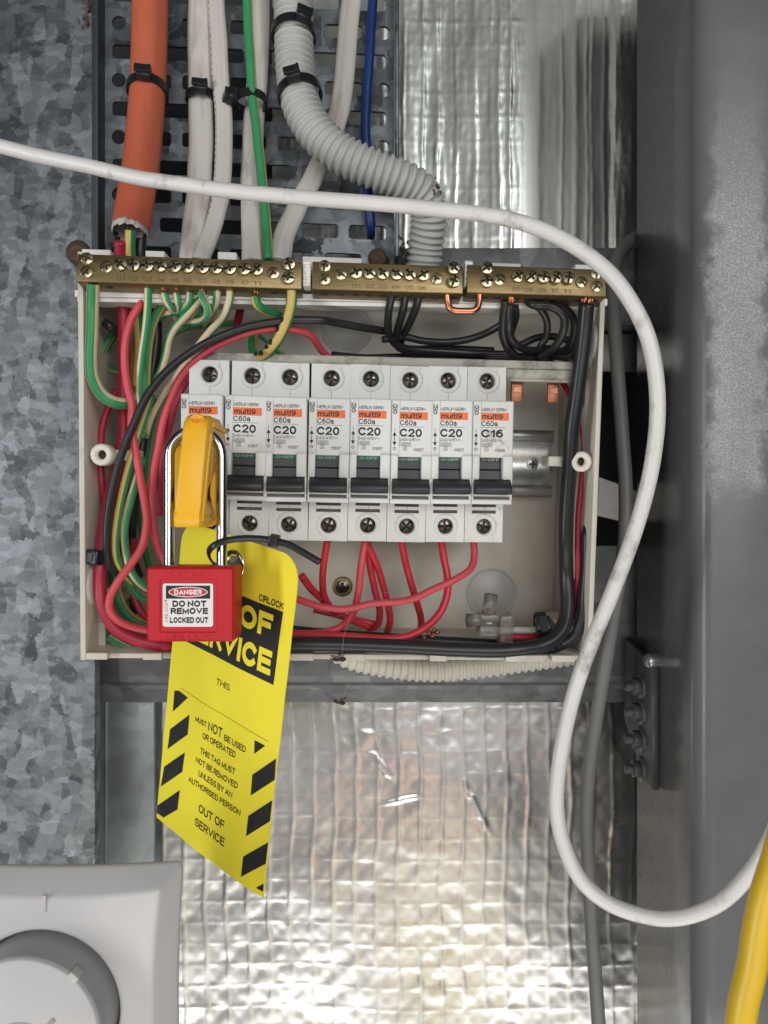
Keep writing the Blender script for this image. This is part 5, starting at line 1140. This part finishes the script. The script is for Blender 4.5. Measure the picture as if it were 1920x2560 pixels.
tt('OUT OF', 9.5, 65.0, 35.2, 9.6, .040, f2); tt('SERVICE', 9.5, 66.8, 50.0, 10.0, .040, f2)
part('yellow_lettering', mb, ['tag'], tag, world=True)

# tie through the eyelet and round the shackle
e = TP(EX, EZ_, .5)
d7 = lambda x, y, D: W(340 + x / 3.606, 1280 + y / 3.606, D)
pts_ = [d7(1660, 455, 286), d7(1500, 360, 287), d7(1380, 295, 288), d7(1260, 262, 288.5), d7(1150, 245, 288.5), d7(1000, 238, 288), d7(860, 250, 287.5), d7(760, 275, 287.5), d7(690, 312, 288), d7(655, 360, 290.5), d7(665, 415, 294.5), d7(705, 465, 299), d7(770, 490, 306), d7(850, 480, 313), d7(900, 468, 319), d7(930, 440, 324)]
line = catmull(pts_, 8)
t = thing('cable_tie', 'thin black cable tie joining the yellow tag to the padlock shackle', 'cable tie', e, None, 'black cable ties')
mb = MB(); mb.tube(line, .5, 10, r2=1.35, ref=(0, -1, .2)); part('strap', mb, ['tie'], t, world=True)
c = d7(1245, 258, 288); ax = (pts_[2] - pts_[4]).normalized(); up = Vector((0, -.25, 1)); up = (up - ax * up.dot(ax)).normalized(); sd = ax.cross(up)
mb = MB(); mb.rbox(-1.9, 1.9, -2.3, 2.3, -2.0, 2.0, .4, 2, 0, lambda x, y, z: c + ax * x + up * z + sd * y); part('head', mb, ['tie'], t, world=True)

# ================================================================== ROTARY ISOLATOR
DI = 245.0; ic = W(99, 2527, DI)
iso = thing('rotary_isolator', 'light grey rotary isolator switch with a round knob, below the galvanised post', 'isolator', (ic.x, DI + 40, ic.z - 44))
def pincushion(h, bow, cr, y, n=128, hz=None):
    out = []
    hz = hz or h
    side = n // 4
    for q in range(4):
        for i in range(side):
            a = (i / side) * 2 - 1                                  # -1..1 along one side
            u = a * 1.0; d = 1 - bow / h * (1 - a * a)
            x, z = u, d
            # round the corner
            k = 1 - cr / h
            if abs(x) > k: 
                e_ = (abs(x) - k) / (1 - k); drop = (1 - math.sqrt(max(0, 1 - (e_ * .78) ** 2))) * cr / h; z = z - drop * .8
                x = math.copysign(k + (1 - k) * math.sin(e_ * math.pi / 2 * .78) / math.sin(math.pi / 2 * .78) * (1 - .12 * e_), x)
            for _ in range(q): x, z = z, -x
            out.append(Vector((ic.x + x * h, y, ic.z + z * hz)))
    return out
mb = MB()
circ_ = lambda r, y, n=128: [Vector((ic.x + r * math.sin((i - 16) / n * 2 * math.pi), y, ic.z + r * math.cos((i - 16) / n * 2 * math.pi))) for i in range(n)]
mb.loft([pincushion(20, .8, 2.5, DI + 40), pincushion(20, .8, 2.5, DI + 12.5), pincushion(42.8, 1.7, 2.5, DI + 12), pincushion(43.6, 1.7, 2.5, DI + 9.6), pincushion(42.9, 1.8, 2.5, DI + 8.6), pincushion(39.0, 2.6, 2.2, DI + 1.2), pincushion(38.2, 2.7, 2.2, DI + .4), pincushion(37.2, 2.8, 2.2, DI + .1), circ_(27.2, DI), circ_(26.2, DI + .05), circ_(25.5, DI + .7), circ_(25.3, DI + 2), circ_(25.0, DI + 11)], 0, True, True, False)
part('cover', mb, ['iso'], iso, world=True)
mb = MB(); mb.loft([circ_(25.1, DI + 8), circ_(5, DI + 8.2)], 0, True); part('recess_floor', mb, ['iso_dark'], iso, world=True)
mb = MB(); mb.loft([circ_(24.3, DI + 8), circ_(24.2, DI - 2), circ_(23.9, DI - 9.5), circ_(23.3, DI - 11)], 0, True); kn = part('knob_skirt', mb, ['iso_dark'], iso, world=True)
mb = MB(); mb.loft([circ_(23.5, DI - 10.5), circ_(23.2, DI - 11.6), circ_(22.6, DI - 12), circ_(.02, DI - 12)], 0, True); kb = part('knob_face', mb, ['knob'], iso, world=True)
mb = MB(); a = rad(41); fnk = lambda x, y, z: Vector((ic.x + math.sin(a) * x + math.cos(a) * z, y, ic.z + math.cos(a) * x - math.sin(a) * z))
mb.rbox(22.6, 24.6, DI - 12.1, DI - 8, -1.6, 1.6, .25, 2, 0, fnk); part('knob_pointer', mb, ['marker'], kb, world=True)
mb = MB(); arc = [Vector((ic.x - .5 + 11 * math.sin(rad(q)), DI - 12.1, ic.z - 7.5 + 11 * math.cos(rad(q)))) for q in range(-90, 42, 6)]
mb.tube(arc, .28, 8, r2=.75); mb.tube([Vector((ic.x - 9, DI - 12.1, ic.z - 16)), Vector((ic.x + 9.8, DI - 12.1, ic.z + 5.2))], .28, 8, r2=.75); part('moulded_symbol', mb, ['knob'], kb, world=True)
c = W(112, 2259, DI); mb = MB(); mb.rbox(c.x - .55, c.x + .55, DI - .35, DI + .5, c.z - 2.7, c.z + 2.7, .25, 2, 0); part('on_mark', mb, ['iso'], iso, world=True)

# ================================================================== SMALL LITTER
def clump(label, c, size, n, m, seed, flat=1.0, cat='debris', name='mud_clump'):
    rr = random.Random(seed); mb = MB()
    for i in range(n):
        p = c + Vector((rr.gauss(0, size * .4), rr.gauss(0, size * .25), rr.gauss(0, size * .4 * flat))); d = Vector((rr.gauss(0, 1), rr.gauss(0, .5), rr.gauss(0, 1))).normalized()
        mb.tube([p - d * size * .3, p, p + d * size * .3], size * rr.uniform(.12, .26), 6, rfn=lambda k: (.4, 1, .3)[k])
    return solo(name, mb, [m], label, cat)
clump('brown dried mud lump on the bend of the corrugated conduit', W(*ct2(1368, 1210), 403), 3.6, 10, 'mud', 1, 1.6)
clump('brown dried mud on the corner where the tray meets the foil', W(*ct2(1145, 1590), 421), 4.0, 12, 'mud', 2, 2.0)
clump('brown leaf scrap lying on the black cables at the foot of the enclosure', Q(*c3(800, 445), 56), 5, 9, 'copper_old', 5, .5, 'leaf', 'leaf_scrap')
clump('grey-brown dirt on the galvanised post beside the top of the tray', W(212, 30, 419), 6, 14, 'mud', 8, 2.2)
def fly(label, c, s, seed, tilt):
    t = thing('dead_fly', label, 'fly', c, Matrix.Rotation(tilt, 3, 'Y'))
    mb = MB(); mb.lathe([(.02, 2.6), (.8, 2.2), (1.25, 1.2), (1.3, .2), (1.0, -.6), (1.15, -1.2), (1.3, -2.4), (1.0, -3.8), (.4, -4.8), (.02, -5)], (0, 0, 0), (1, 0, .2), 14)
    mb.v = [v * s for v in mb.v]; part('body', mb, ['fly'], t)
    rr = random.Random(seed); mb = MB()
    for k in range(6):
        sx = 1 if k % 2 else -1; x = (k // 2 - 1) * .8
        a = Vector((x, -.3, .5)); b = Vector((x + rr.uniform(-1, 1), -1.2, 2.2)); c2_ = Vector((x + rr.uniform(-1.5, 1.5), -1.5 * sx, 3.8 + rr.uniform(-1, 1)))
        mb.tube([a, b, c2_], .14, 5)
    mb.v = [v * s for v in mb.v]; part('leg', mb, ['fly'], t)
    for sg in (-1, 1):
        mb = MB(); mb.prism([(0, 0), (-2, .9), (-4.5, 1.0), (-6, .4), (-5.5, -.5), (-2, -.6)], lambda a, b, d: Vector((a, -1.0 + d + sg * .3, b * .8 - .8 * sg)) * s, 0, .05); part('wing', mb, ['wing'], t)
    mb = MB(); mb.tube([Vector((0, 0, 2)), Vector((-1, 3, 9)), Vector((0, 8, 20))], .06, 5); part('hanging_thread', mb, ['web'], t)
    return t
fly('dead fly hanging on a thread in front of the purlin lip', W(852, 1756, 430), 1.0, 3, .5)
fly('dead insect stuck on the bottom rim of the enclosure', W(853, 1648, 338), .85, 7, .2)
# cobweb threads among the live wires
rr = random.Random(12); mb = MB()
for k in range(16):
    a = Q(*c3(rr.uniform(240, 640), rr.uniform(230, 400)), rr.uniform(38, 58)); b = a + Vector((rr.uniform(-22, 22), rr.uniform(-6, 6), rr.uniform(-8, 10))); m_ = (a + b) / 2 + Vector((0, 0, -1.5))
    mb.tube([a, m_, b], .035, 4)
solo('cobweb', mb, ['web'], kind='stuff', label='dusty cobweb threads strung between the red wires', cat='cobweb')
